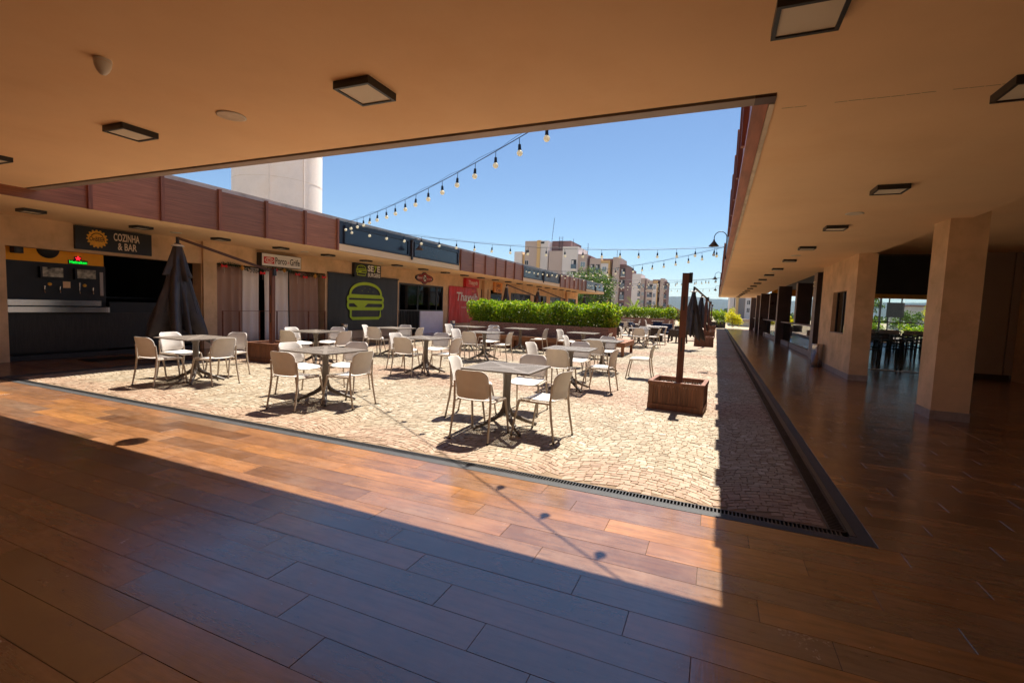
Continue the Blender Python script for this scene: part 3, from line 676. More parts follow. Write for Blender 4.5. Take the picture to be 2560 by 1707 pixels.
MB().poly(lobes(1.0, -12.998), .04, (1, 0, 0)).build('board', 'sign_black', sg); MB().poly(lobes(.87, -12.957), .004, (1, 0, 0)).build('face', 'sign_maroon', sg)
cr = lambda r, x: [(x, 19.5 + r * .82 * math.cos(2 * math.pi * i / 28), 2.645 + r * math.sin(2 * math.pi * i / 28)) for i in range(28)]
MB().poly(cr(.185, -12.952), .004, (1, 0, 0)).build('crest', 'sign_black', sg); MB().poly(cr(.15, -12.947), .004, (1, 0, 0)).build('crest_disc', 'sign_white', sg)
text_on('SM', 19.40, 19.60, 2.56, 2.74, -12.942, 'sign_black', sg, bold=.03)
text_on('Beyond', 18.88, 19.30, 2.57, 2.72, -12.952, 'sign_white', sg, shear=.3, bold=.01); text_on('ao seu lado', 19.70, 20.14, 2.60, 2.68, -12.952, 'sign_white', sg, shear=.3)
sg = thing('shop_sign', 'small red sign reading Thayyib above the red banner', 'sign', (0, 0, 0), group='shop signs along the row')
bx('board', 'sign_red', sg, -12.999, 23.37, 2.43, -12.80, 24.90, 2.92); text_on('Thayyib', 23.60, 24.72, 2.52, 2.82, -12.797, 'sign_white', sg, shear=.15, bold=.015)
sg = thing('shop_sign', 'orange two-part sign with brown script beside a closed umbrella', 'sign', (0, 0, 0), group='shop signs along the row')
bx('upper_board', 'sign_orange', sg, -12.999, 27.22, 2.61, -12.90, 28.45, 2.92); bx('lower_board', 'sign_orange', sg, -12.999, 27.22, 2.28, -12.90, 28.45, 2.585)
text_on('Sabor', 27.50, 28.15, 2.64, 2.90, -12.897, 'sign_brown', sg, bold=.02); text_on('Com', 27.50, 28.15, 2.33, 2.54, -12.897, 'sign_brown', sg, bold=.02)

def sheet(name, y0, y1, z0, z1, x, mat, parent, amp=.02, ny=40, nz=14, seed=0, freq=9., th=.01):
    vs, fs = [], []
    for i in range(nz + 1):
        for j in range(ny + 1):
            y = y0 + (y1 - y0) * j / ny; z = z0 + (z1 - z0) * i / nz
            d = amp * (mn.noise(Vector((y * freq * .25, z * .6, seed))) + .5 * mn.noise(Vector((y * freq, z * 1.1, seed + 7))))
            vs.append((x + d, y, z))
    for i in range(nz):
        for j in range(ny): a = i * (ny + 1) + j; fs.append((a, a + 1, a + ny + 2, a + ny + 1))
    k = len(vs); vs += [(v[0] - th, v[1], v[2]) for v in vs]; fs += [tuple(k + q for q in f[::-1]) for f in list(fs)]
    return MB().add(vs, fs, True).build(name, mat, parent)
bn = thing('banner', 'tall black vinyl banner with a large lime burger outline', 'banner', (0, 0, 0))
sheet('vinyl', 13.30, 17.42, .31, 2.45, -12.965, 'banner_black', bn, .012, 60, 12, 1)
bx('top_batten', 'black_metal', bn, -12.999, 13.28, 2.43, -12.93, 17.45, 2.47)
burger(14.29, 16.38, .73, 2.23, -12.935, .115, bn)
bn = thing('banner', 'large glossy red vinyl banner reading Thayyib', 'banner', (0, 0, 0))
sheet('vinyl', 21.78, 24.9, .44, 2.41, -12.95, 'banner_red', bn, .045, 60, 14, 4, 5.)
text_on('Thayyib', 22.5, 24.95, 1.50, 2.12, -12.895, 'sign_white', bn, shear=.15, bold=.02); text_on('CULINARIA ARABE', 23.05, 24.7, 1.26, 1.34, -12.895, 'sign_white', bn)
MB().add([(-12.94, 24.92, 2.42), (-12.94, 25.35, 1.45), (-12.93, 24.92, 1.2), (-12.95, 24.92, 2.42), (-12.95, 25.35, 1.45), (-12.94, 24.92, 1.2)], [(0, 1, 2), (5, 4, 3)]).build('loose_corner', 'banner_red', bn)
m = MB()
for dy in (-.09, .0, .09): m.add([(-12.894, 24.35 + dy - .03, 2.18), (-12.894, 24.35 + dy + .03, 2.18), (-12.894, 24.35 + dy * 1.3, 2.34 - abs(dy))], [(0, 1, 2)])
m.build('flame_emblem', 'sign_gold', bn)

# ------------------------------------------------------------------ curtained front, garland and low wire railing
def curtain(label, y0, y1, mat, seed, lean=0.):
    ny, nz = int((y1 - y0) * 44), 6; vs, fs = [], []
    for i in range(nz + 1):
        z = .06 + 2.30 * i / nz; k = 1 - i / nz
        for j in range(ny + 1):
            y = y0 + (y1 - y0) * j / ny
            ph = y * 21 + 2.2 * mn.noise(Vector((y * 1.6, seed, z * .3)))
            vs.append((-13.12 + .035 * math.sin(ph) + .03 * mn.noise(Vector((y * 3, z * .5, seed))), y + lean * k + .012 * math.cos(ph), z))
    for i in range(nz):
        for j in range(ny): a = i * (ny + 1) + j; fs.append((a, a + 1, a + ny + 2, a + ny + 1))
    o = MB().add(vs, fs, True).build('curtain', mat); so = o.modifiers.new('thick', 'SOLIDIFY'); so.thickness = .006
    return tag(o, label, 'curtain')
curtain('brown curtain hanging beside the tan pilaster of the bar', 9.13, 10.06, 'curtain_brown', 1)
curtain('narrow cream curtain partly behind the umbrella post', 10.06, 10.56, 'curtain_cream', 2)
curtain('wide cream curtain next to the dark gap', 10.78, 11.69, 'curtain_cream', 3)
curtain('brown curtain hanging beside the black burger banner', 11.69, 12.92, 'curtain_brown', 4, .06)
gl = thing('garland', 'green christmas garland with red bows above the curtains', 'garland', (0, 0, 0))
m = MB(); rn = random.Random(4)
gp = lambda s: (-12.99, 9.13 + s * 4.03, 2.33 + .07 * math.sin(s * 15) * (1 - s * .5) - .06 * s + (.06 if .35 < s < .7 else 0))
for i in range(1500):
    c = Vector(gp(rn.random())) + Vector((rn.uniform(0, .07), rn.uniform(-.03, .03), rn.uniform(-.055, .055))); d = Vector((rn.uniform(-1, 1), rn.uniform(-1, 1), rn.uniform(-1, 1))).normalized() * .035; e = d.orthogonal().normalized() * .008
    m.add([c - e, c + e, c + d], [(0, 1, 2)])
m.build('greenery', 'garland_green', gl)
for k, s in enumerate((.04, .18, .35, .46, .55, .68, .76, .87, .97)):
    c = Vector(gp(s)) + Vector((.09, 0, -.05)); m = MB()
    if k % 3 != 1: m.ball(c, .022, 8, 5).poly([c + Vector(q) for q in ((0, 0, .01), (0, -.09, .06), (0, -.09, -.04), (0, 0, -.01))], .02, (1, 0, 0)).poly([c + Vector(q) for q in ((0, 0, .01), (0, 0, -.01), (0, .09, -.04), (0, .09, .06))], .02, (1, 0, 0)); m.build('bow', 'bow_red', gl)
    else: m.ball(c + Vector((0, 0, .07)), .035, 8, 5).ball(c, .045, 8, 5, 1.3).tube([c + Vector((0, -.08, .02)), c + Vector((0, .08, .02))], .016, 6); m.build('gingerbread', 'gold_bit', gl)
    MB().tube([Vector(gp(s)) + Vector((.06, .03, -.05)), Vector(gp(s)) + Vector((.06, .035, -.25 - .1 * (k % 2)))], .004, 4).build('tinsel', 'white_plastic', gl)
rl = thing('wire_railing', 'low rust-brown wire railing before the curtains', 'railing', (0, 0, 0))
for y in (9.2, 9.72, 10.38, 11.02, 12.3, 13.05): MB().box(-12.86, y - .015, 0, -12.83, y + .015, 1.06).build('post', 'rail_rust', rl)
MB().tube([(-12.845, 9.2, 1.05), (-12.845, 13.05, 1.05)], .008, 6).build('top_wire', 'rail_rust', rl)
MB().tube([(-12.845, 9.2, .12), (-12.845, 13.05, .12)], .006, 6).build('bottom_wire', 'rail_rust', rl)

# ------------------------------------------------------------------ glazed kiosk between the banners
ki = thing('snack_kiosk', 'dark glazed kiosk front with barred gate and lilac panel', 'kiosk', (0, 0, 0))
m = MB().box(-13.06, 17.56, 2.27, -13.0, 21.29, 2.338).box(-13.06, 17.56, 1.08, -13.0, 21.29, 1.13)
for y in (17.56, 19.0, 20.65, 21.23): m.box(-13.06, y, 1.13, -13.0, y + .06, 2.27)
m.build('frame', 'black_metal', ki)
for a, b in ((17.62, 19.0), (19.06, 20.65), (20.71, 21.23)): bx('pane', 'glass_dark', ki, -13.035, a, 1.13, -13.028, b, 2.27)
for k in range(14): bx('gate_bar', 'black_metal', ki, -13.03, 17.62 + k * .115, .0, -13.005, 17.645 + k * .115, 1.08)
bx('panel', 'lilac_panel', ki, -13.03, 19.22, 0, -12.97, 21.28, 1.078)
for k in range(5): MB().lathe([(.03, 0), (.03, .10), (.012, .14), (.012, .18)], (-13.3, 17.9 + k * .16, 1.13), 8).build('bottle', 'white_plastic', ki)
bx('back_counter', 'panel_grey', ki, -15.5, 17.7, 0, -15.2, 21.2, 1.0); bx('back_shelf', 'dark_wood', ki, -16.5, 18.0, 1.5, -16.3, 21, 2.1)

o = bx('door_mat', 'drain_dark', None, -12.55, 5.7, .001, -11.95, 7.6, .012); tag(o, 'long black rubber mat on the tiles before the beer bar', 'mat')
def bin_(label, x, y, r, h):
    t = thing('litter_bin', label, 'bin', (x, y, 0), group='steel litter bins')
    MB().lathe([(.001, .0), (r, .0), (r, h - .03)], (0, 0, 0), 28).build('body', 'steel', t)
    MB().lathe([(r, h - .03), (r + .008, h - .03), (r + .008, h), (r - .03, h), (r - .035, h - .06), (.001, h - .08)], (0, 0, 0), 28).build('rim', 'steel', t)
    MB().lathe([(r + .004, 0), (r + .004, .015), (r, .018)], (0, 0, 0), 28).build('base_ring', 'black_metal', t)
bin_('tall steel litter bin standing against the tan gallery wall', 2.93, 17.05, .15, .70)
bin_('steel litter bin beside the red banner', -12.55, 21.55, .13, .62)
bin_('small steel litter bin at the edge of the burger banner', -12.6, 13.75, .13, .60)

# ------------------------------------------------------------------ columned gallery side
def column(name, label, mat, x0, y0, x1, y1, z1=CZ, base=True, group=None, strip=None):
    t = thing(name, label, 'column', (0, 0, 0), group=group)
    bx('shaft', mat, t, x0, y0, .0, x1, y1, z1)
    if base: bx('plinth', 'plinth', t, x0 - .012, y0 - .012, .0005, x1 + .012, y1 + .012, .14)
    return t
column('stucco_column', 'thick square tan stucco column with a grey plinth', 'stucco', 3.19, 9.38, 3.66, 9.97, 3.449)
gw = thing('gallery_wall', 'tan stucco wall pier with a small square window opening', 'wall', (0, 0, 0))
for b in ((3.11, 14.06, 0, 3.50, 14.94, CZ), (3.11, 16.50, 0, 3.50, 18.2, CZ), (3.11, 14.94, 0, 3.50, 16.50, 1.10), (3.11, 14.94, 2.245, 3.50, 16.50, CZ)): bx('masonry', 'stucco', gw, *b)
bx('plinth', 'plinth', gw, 3.098, 14.048, .0005, 3.512, 18.2, .14); bx('sill', 'plinth', gw, 3.09, 14.95, 1.1005, 3.49, 16.49, 1.115)
bx('dark_backing', 'b_dark', gw, 3.25, 15.0, 1.116, 3.26, 16.45, 2.244)  # near-black panel standing in for the unlit interior behind the window
f = MB().box(3.21, 14.95, 1.116, 3.25, 15.0, 2.244).box(3.21, 15.70, 1.116, 3.25, 15.75, 2.244).box(3.21, 16.45, 1.116, 3.25, 16.49, 2.244).build('window_frame', 'black_metal', gw); bx('pane', 'glass_dark', f, 3.235, 15.0, 1.116, 3.241, 16.45, 2.244)
GC = 'dark tiled gallery columns'
tc = column('tiled_column', 'dark tiled column with a pale gridded side, next to the steel bin', 'column_tile', 3.24, 19.9, 3.85, 20.5, base=False)
for k in range(18):
    for q in range(3): bx('tile', 'plinth', tc, 3.232, 19.915 + q * .195, .02 + k * .17, 3.2405, 19.915 + q * .195 + .185, .02 + k * .17 + .162)
for (x, y) in ((3.52, 26.35), (3.08, 29.65), (3.52, 38.85), (3.04, 40.3), (3.06, 44.5), (3.03, 50.9)):
    c = column('tiled_column', 'slim dark tiled column in the row along the gallery', 'column_tile', x, y, x + .62, y + .5, base=False, group=GC)
    bx('lit_side_strip', 'plinth', c, x - .012, y + .01, .02, x + .001, y + .49, CZ - .001)  # paler colour paints in the light on the side facing the square
gy = [(20.5, 26.35), (26.85, 29.65), (30.15, 38.85), (39.35, 40.3), (40.8, 44.5), (45.0, 50.9)]
names = ('glass railing bay next to the gridded column', 'short glass railing bay, second along the gallery', 'long glass railing bay, third along the gallery', 'very short glass railing bay between two close columns', 'glass railing bay, fifth along the gallery', 'last glass railing bay of the gallery')
for (a, b), n in zip(gy, names):
    t = thing('glass_railing', n, 'railing', (0, 0, 0)); bx('low_wall', 'plinth', t, 3.34, a + .002, 0, 3.52, b - .002, .22); bx('pane', 'glass', t, 3.42, a + .02, .22, 3.43, b - .02, 1.15)
    bx('counter_ledge', 'panel_grey', t, 3.28, a + .002, 1.15, 3.62, b - .002, 1.19)
# restaurant behind the gallery
rs = thing('restaurant_building', 'dark open restaurant room behind the gallery with glazed doors', 'building', (0, 0, 0))
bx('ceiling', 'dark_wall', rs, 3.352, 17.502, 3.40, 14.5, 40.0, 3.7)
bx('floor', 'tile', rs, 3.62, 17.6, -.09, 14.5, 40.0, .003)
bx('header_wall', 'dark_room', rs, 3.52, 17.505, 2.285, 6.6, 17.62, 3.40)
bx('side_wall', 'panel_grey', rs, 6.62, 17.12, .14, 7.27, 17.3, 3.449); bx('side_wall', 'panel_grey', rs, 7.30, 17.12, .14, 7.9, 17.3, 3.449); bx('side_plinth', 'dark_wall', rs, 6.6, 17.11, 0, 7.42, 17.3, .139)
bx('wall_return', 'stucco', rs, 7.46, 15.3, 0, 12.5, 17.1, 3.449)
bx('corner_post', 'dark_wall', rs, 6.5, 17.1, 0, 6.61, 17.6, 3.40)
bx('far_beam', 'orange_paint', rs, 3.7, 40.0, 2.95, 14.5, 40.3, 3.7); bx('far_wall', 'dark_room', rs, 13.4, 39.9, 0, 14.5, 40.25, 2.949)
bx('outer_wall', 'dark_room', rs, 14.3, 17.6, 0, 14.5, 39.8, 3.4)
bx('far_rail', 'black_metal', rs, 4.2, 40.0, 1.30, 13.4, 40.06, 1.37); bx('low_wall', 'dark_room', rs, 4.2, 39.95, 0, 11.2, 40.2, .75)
dr = MB().box(4.42, 17.50, .0, 6.49, 17.56, .035).build('door_track', 'steel', rs)
for a, b in ((3.53, 4.48), (4.5, 5.08), (5.1, 5.68), (5.7, 6.48)):
    d = bx('glass_door', 'glass', rs, a, 17.515, .04, b, 17.525, 2.28)
    bx('sticker_band', 'panel_grey', d, a + .05, 17.509, 1.10, b - .05, 17.513, 1.22)
text_on('ZATAR', 5.2, 5.55, 1.14, 1.19, 17.505, 'sign_black', rs, axis='Y')
for x in (5.03, 5.13): bx('hinge', 'black_metal', rs, x, 17.50, .02, x + .05, 17.54, .11)
def dining_chair():
    t = thing('dining_chair', 'dark wooden dining chair inside the glazed restaurant', 'chair', (0, 0, 0), group='dark chairs inside the restaurant')
    bx('seat', 'dark_wood', t, -.2, -.2, .43, .2, .2, .47)
    for sx in (-1, 1):
        MB().bar((sx * .18, -.18, 0), (sx * .18, -.21, .95), .035, .035, (0, 1, 0)).build('leg', 'dark_wood', t); MB().bar((sx * .18, .18, 0), (sx * .18, .18, .43), .035, .035, (0, 1, 0)).build('leg', 'dark_wood', t)
    for z in (.62, .74, .88): bx('back_slat', 'dark_wood', t, -.165, -.215, z, .165, -.195, z + .07)
    return t
dc = dining_chair(); first = True
dtab = thing('dining_table', 'dark wooden dining table inside the glazed restaurant', 'table', (0, 0, 0), group='dark tables inside the restaurant')
bx('table_top', 'dark_wood', dtab, -.4, -.4, .72, .4, .4, .75)
for sx in (-1, 1):
    for sy in (-1, 1): bx('leg', 'dark_wood', dtab, sx * .36 - .025, sy * .36 - .025, 0, sx * .36 + .025, sy * .36 + .025, .72)
for i, (x, y) in enumerate(((4.6, 20.6), (6.2, 22.6), (4.9, 24.2), (7.6, 24.6), (6.4, 28.0), (8.6, 29.5), (5.2, 31.5), (8.0, 34.5))):
    if i == 0: dtab.location = (x, y, 0)
    else: copy_tree(dtab, (x, y, 0))
    for dx, dy, a in ((0, -.62, 0), (0, .62, 180), (-.62, 0, -90), (.62, 0, 90)):
        if first: dc.location = (x + dx, y + dy, 0); dc.rotation_euler = (0, 0, R(a)); first = False
        else: copy_tree(dc, (x + dx, y + dy, 0), R(a))
# twin bulb wall light
wlm = thing('wall_light', 'small white twin wall light on the gridded column', 'light', (3.2, 20.1, 2.65)); MB().ball((0, 0, .1), .05).build('bulb', 'white_plastic', wlm); MB().ball((0, 0, -.02), .05).build('bulb', 'white_plastic', wlm); MB().box(.0, -.03, -.06, .035, .03, .16).build('base', 'white_plastic', wlm)

# ------------------------------------------------------------------ ceiling fittings
def ceil_light():
    t = thing('ceiling_light', 'x', 'light', (0, 0, 0)); h = .16
    m = MB().box(-h, -h, -.055, h, -h + .022, 0).box(-h, h - .022, -.055, h, h, 0).box(-h, -h + .022, -.055, -h + .022, h - .022, 0).box(h - .022, -h + .022, -.055, h, h - .022, 0); m.build('frame', 'black_metal', t)
    bx('diffuser', 'diffuser', t, -h + .022, -h + .022, -.046, h - .022, h - .022, -.038); return t
cl = ceil_light(); used = []
def put_light(x, y, z, label, group):
    if not used: cl.location = (x, y, z); tag(cl, label, group=group); used.append(1)
    else: copy_tree(cl, (x, y, z), 0, label, group)
for x, q in ((.34, 'beside the inner corner of the canopy'), (-2.51, 'between the canopy corner and the round speaker'), (-5.39, 'next past the round speaker'), (-8.24, 'two past the round speaker'), (-11.1, 'next to the shop row')): put_light(x, 2.93, CZ, 'square black framed walkway ceiling light ' + q, 'walkway ceiling lights')
NTH = 'first second third fourth fifth sixth seventh eighth ninth tenth eleventh twelfth thirteenth fourteenth fifteenth sixteenth seventeenth eighteenth nineteenth twentieth twenty-first'.split()
for k in range(17): put_light(1.81, 4.27 + 2.82 * k, CZ, NTH[k] + ' square black ceiling light from the walkway in the gallery row', 'gallery ceiling lights')
for k in range(21): put_light(-11.72, 4.7 + 1.83 * k, SZ, NTH[k] + ' square black ceiling light along the shop soffit from the bar', 'shop row ceiling lights')
put_light(5.4, 15.2, 3.45, 'square black framed ceiling light above the recess by the glass doors', 'recess ceiling light')
def spk(x, y, z, label, group=None):
    t = thing('ceiling_speaker', label, 'speaker', (x, y, z), group=group)
    MB().lathe([(.115, 0), (.12, -.008), (.105, -.012)], (0, 0, 0), 28).build('rim', 'white_plastic', t); MB().lathe([(.105, -.012), (.001, -.010)], (0, 0, 0), 28).build('grille', 'parapet_paint', t)
spk(-4.04, 2.99, CZ, 'round white ceiling speaker between two square walkway lights')
for i, y in enumerate((8.71, 14.46, 20.3)): spk(1.82, y, CZ, NTH[i] + ' round white speaker from the walkway in the gallery ceiling', 'gallery ceiling speakers')
for i, y in enumerate((7.39, 11.25, 14.94, 16.4, 19.9, 24.0)): spk(-11.93, y, SZ, NTH[i] + ' round white speaker from the bar in the shop soffit', 'shop row speakers')
dm = thing('motion_sensor', 'cream cone shaped motion sensor alone on the plaster ceiling', 'sensor', (-3.98, 2.0, CZ))
MB().lathe([(.052, 0), (.052, -.02)], (0, 0, 0), 24).build('base', 'white_plastic', dm); MB().lathe([(.05, -.021), (.048, -.045), (.036, -.075), (.018, -.098), (.001, -.104)], (0, 0, 0), 24).build('dome', 'white_plastic', dm)

# ------------------------------------------------------------------ gooseneck lamps
def goose(label, x, y, z, rz, group='gooseneck lamps'):
    t = thing('gooseneck_lamp', label, 'lamp', (x, y, z), rz, group)       # local +X points out from the fascia
    pts = [(0, 0, -.55), (0, 0, .0)] + [(.16 - .16 * math.cos(a), 0, .16 * math.sin(a)) for a in [math.pi * i / 10 for i in range(1, 11)]] + [(.32, 0, -.08)]
    MB().tube(pts, .011, 8).build('arm', 'black_metal', t)
    MB().lathe([(.025, -.06), (.03, -.10), (.14, -.24), (.135, -.24), (.028, -.11)], (.32, 0, 0), 24).build('shade', 'brown_metal', t)
    MB().ball((.32, 0, -.17), .035, 10, 6).build('bulb', 'bulb_glass', t); MB().box(-.02, -.03, -.60, .02, .03, -.50).build('bracket', 'black_metal', t)
for y, n in ((14.58, 'first'), (28.98, 'second'), (43.4, 'third')):
    goose('gooseneck lamp with a copper shade on the %s navy bay of the shop row' % n, -10.26, y, 3.62, 0)
    goose('gooseneck lamp with a copper shade on the %s bay of the gallery fascia' % n, .14, y, 3.62, math.pi)
goose('gooseneck lamp with a copper shade on the walkway canopy fascia', -5.34, 4.22, 3.80, math.pi / 2)

# ------------------------------------------------------------------ festoon lights
bulbm = {'b': MB().ball((0, 0, -.202), .040, 14, 8).mesh('bulb', 'bulb_glass'), 's': MB().tube([(0, 0, 0), (0, 0, -.10)], .005, 5).tube([(0, 0, -.09), (0, 0, -.165)], [.019, .023], 10).mesh('socket', 'socket')}
def festoon(label, A, B, sag, n, wire=.03):
    t = thing('festoon_lights', label, 'string lights', (0, 0, 0)); A, B = Vector(A), Vector(B)
    P = lambda s: A.lerp(B, s) + Vector((0, 0, -4 * sag * s * (1 - s)))
    c = MB().tube([P(i / 40) for i in range(41)], .006, 5).build('cable', 'cable', t)
    MB().tube([P(i / 40) + Vector((0, 0, .012 + wire * math.sin(i * .9) ** 2)) for i in range(41)], .003, 4).build('support_wire', 'cable', t)
    for i in range(n):
        p = P((i + .5) / n); rz = random.uniform(0, 6)
        b = mobj('bulb', bulbm['b'], t, p, rz); b.rotation_euler = (random.uniform(-.08, .08), random.uniform(-.08, .08), rz)
        mobj('socket', bulbm['s'], b)
festoon('bulb string from the first navy bay across to the canopy corner', (-10.2, 11.03, 3.72), (.2, 4.12, 3.98), .24, 21)
festoon('bulb string from the first navy bay to the first gallery lamp', (-10.2, 11.05, 3.70), (.10, 14.6, 3.36), .33, 21)
festoon('bulb string from the first gallery lamp to the second navy bay', (.10, 14.62, 3.36), (-10.2, 25.4, 3.68), .42, 26)
festoon('bulb string from the second navy bay to the second gallery lamp', (-10.2, 25.42, 3.66), (.10, 29.0, 3.46), .38, 21)
festoon('bulb string from the second gallery lamp to the third navy bay', (.10, 29.05, 3.46), (-10.2, 39.9, 3.66), .22, 26)
festoon('bulb string from the third navy bay to the third gallery lamp', (-10.2, 39.95, 3.62), (.10, 43.4, 3.58), .24, 21)

# ------------------------------------------------------------------ terrace chair
def rr_panel(W, Z0, Z1, R0, R1, fn, th, nx=10):
    rows = []
    n = 7
    zs = [Z0 + R0 * (1 - math.cos(math.pi / 2 * i / n)) for i in range(n + 1)] + [Z0 + R0 + (Z1 - R1 - Z0 - R0) * i / 5 for i in range(1, 5)] + [Z1 - R1 + R1 * math.sin(math.pi / 2 * i / n) for i in range(n + 1)]
    vs, fs = [], []
    for z in zs:
        hw = W
        if z < Z0 + R0: hw = W - R0 + math.sqrt(max(0, R0 ** 2 - (Z0 + R0 - z) ** 2))
        if z > Z1 - R1: hw = W - R1 + math.sqrt(max(0, R1 ** 2 - (z - Z1 + R1) ** 2))
        for j in range(nx + 1): vs.append((hw * (2 * j / nx - 1), z))
    m = len(zs); k = len(vs)
    f3 = [fn(*v) for v in vs]; b3 = [tuple(p[i] + d[i] for i in range(3)) for p, d in zip(f3, [th] * k)]
    for i in range(m - 1):
        for j in range(nx): a = i * (nx + 1) + j; fs.append((a, a + 1, a + nx + 2, a + nx + 1)); fs.append((k + a + nx + 1, k + a + nx + 2, k + a + 1, k + a))
    edge = [j for j in range(nx + 1)] + [i * (nx + 1) + nx for i in range(1, m)] + [(m - 1) * (nx + 1) + j for j in range(nx - 1, -1, -1)] + [i * (nx + 1) for i in range(m - 2, 0, -1)]
    for i in range(len(edge)): a, b = edge[i], edge[(i + 1) % len(edge)]; fs.append((b, a, k + a, k + b))
    return MB().add(f3 + b3, fs, True)
def make_chair():
    t = thing('terrace_chair', 'x', 'chair', (0, 0, 0), group='taupe terrace chairs')
    def back(x, z): return (x, -.205 - .25 * max(0, z - .56) ** 1.0 - .9 * max(0, z - .70) ** 2 + 1.1 * x * x - .045, z)
    rr_panel(.208, .475, .80, .06, .085, back, (0, -.011, 0)).build('backrest', 'chair_plastic', t)
    def seat(x, y): return (x, y, .452 - .30 * max(0, y - .13) ** 1.6 * 3.2 + .018 * max(0, -y - .1) * 4 + .22 * x * x)
    rr_panel(.212, -.225, .235, .05, .07, seat, (0, 0, -.012)).build('seat', 'chair_plastic', t)
    for s in (-1, 1):
        g = MB().tube([(s * .240, -.285, 0.012), (s * .231, -.235, .28), (s * .226, -.215, .45), (s * .222, -.232, .665)], [.0125, .015, .016, .013], 8, sx=.85).build('leg', 'chair_frame', t)
        MB().tube([(s * .240, -.285, 0), (s * .240, -.284, .014)], .0145, 8).build('foot', 'foot_rubber', g)
        g = MB().tube([(s * .243, .275, 0.012), (s * .232, .235, .25), (s * .222, .195, .435)], [.0125, .014, .0155], 8).build('leg', 'chair_frame', t)
        MB().tube([(s * .243, .275, 0), (s * .243, .275, .014)], .0145, 8).build('foot', 'foot_rubber', g)
        MB().tube([(s * .225, -.218, .437), (s * .224, .0, .432), (s * .221, .198, .428)], .015, 8).build('side_rail', 'chair_frame', t)
    MB().tube([(-.224, .06, .425), (.224, .06, .425)], .011, 6).build('cross_rail', 'chair_frame', t)
    return t
def perforated_top():
    m = MB(); S = .43; n = 30; c = 2 * (S - .05) / n; zt, zb = .765, .757; a0 = -(S - .05); h = c * .27
    for i in range(n):
        for j in range(n):
            x0, y0 = a0 + i * c, a0 + j * c; x1, y1 = x0 + c, y0 + c; xm, ym = (x0 + x1) / 2, (y0 + y1) / 2
            solid = abs(abs(xm) - abs(ym)) < .035 or max(abs(xm), abs(ym)) < .09
            if solid: m.add([(x0, y0, zt), (x1, y0, zt), (x1, y1, zt), (x0, y1, zt), (x0, y0, zb), (x1, y0, zb), (x1, y1, zb), (x0, y1, zb)], [(0, 1, 2, 3), (7, 6, 5, 4)])
            else:
                o = [(x0, y0), (x1, y0), (x1, y1), (x0, y1)]; q = [(xm - h, ym - h), (xm + h, ym - h), (xm + h, ym + h), (xm - h, ym + h)]
                vs = [(*p, zt) for p in o] + [(*p, zt) for p in q] + [(*p, zb) for p in o] + [(*p, zb) for p in q]; fs = []
                for k in range(4): l = (k + 1) % 4; fs += [(k, l, 4 + l, 4 + k), (8 + l, 8 + k, 12 + k, 12 + l), (4 + k, 4 + l, 12 + l, 12 + k)]
                m.add(vs, fs)
    e = S - .05
    m.box(-S, -S, .745, S, -e, zt).box(-S, e, .745, S, S, zt).box(-S, -e, .745, -e, e, zt).box(e, -e, .745, S, e, zt)
    return m
def make_table():
    t = thing('terrace_table', 'x', 'table', (0, 0, 0), group='square taupe terrace tables')
    perforated_top().build('table_top', 'table_resin', t)
    m = MB()
    n = 16
    def ring(z, w, fl): return [(w * (1 + fl * math.cos(4 * a)) * math.cos(a), w * (1 + fl * math.cos(4 * a)) * math.sin(a), z) for a in [2 * math.pi * i / n + math.pi / 4 for i in range(n)]]
    pr = [(.20, .045, .10), (.30, .047, .10), (.55, .047, .10), (.66, .05, .12), (.71, .065, .16), (.757, .13, .25)]
    vs = [p for z, w, f in pr for p in ring(z, w, f)]
    m.add(vs, [(i * n + j, i * n + (j + 1) % n, (i + 1) * n + (j + 1) % n, (i + 1) * n + j) for i in range(len(pr) - 1) for j in range(n)], True); m.build('column', 'table_resin', t)
    for k in range(4):
        a = math.pi / 4 + k * math.pi / 2; c, s = math.cos(a), math.sin(a)
        pts = [(.02 * c, .02 * s, .32), (.03 * c, .03 * s, .24), (.07 * c, .07 * s, .18), (.16 * c, .16 * s, .125), (.30 * c, .30 * s, .065), (.43 * c, .43 * s, .018)]
        MB().tube(pts, [.032, .034, .034, .030, .026, .020], 8).build('leg', 'table_resin', t)
    return t
TB = make_table(); CH = make_chair(); usedT, usedC = [], []
def put_table(x, y, rz, label):
    if not usedT: TB.location = (x, y, 0); TB.rotation_euler = (0, 0, rz); TB['label'] = label; usedT.append(1)
    else: copy_tree(TB, (x, y, 0), rz, label)
def put_chair(x, y, rz, label):
    if not usedC: CH.location = (x, y, 0); CH.rotation_euler = (0, 0, rz); CH['label'] = label; usedC.append(1)
    else: copy_tree(CH, (x, y, 0), rz, label)
HEAD = {'S': (0, 'the tiled walkway'), 'W': (-90, 'the shopfronts'), 'N': (180, 'the hedge'), 'E': (90, 'the columned gallery')}
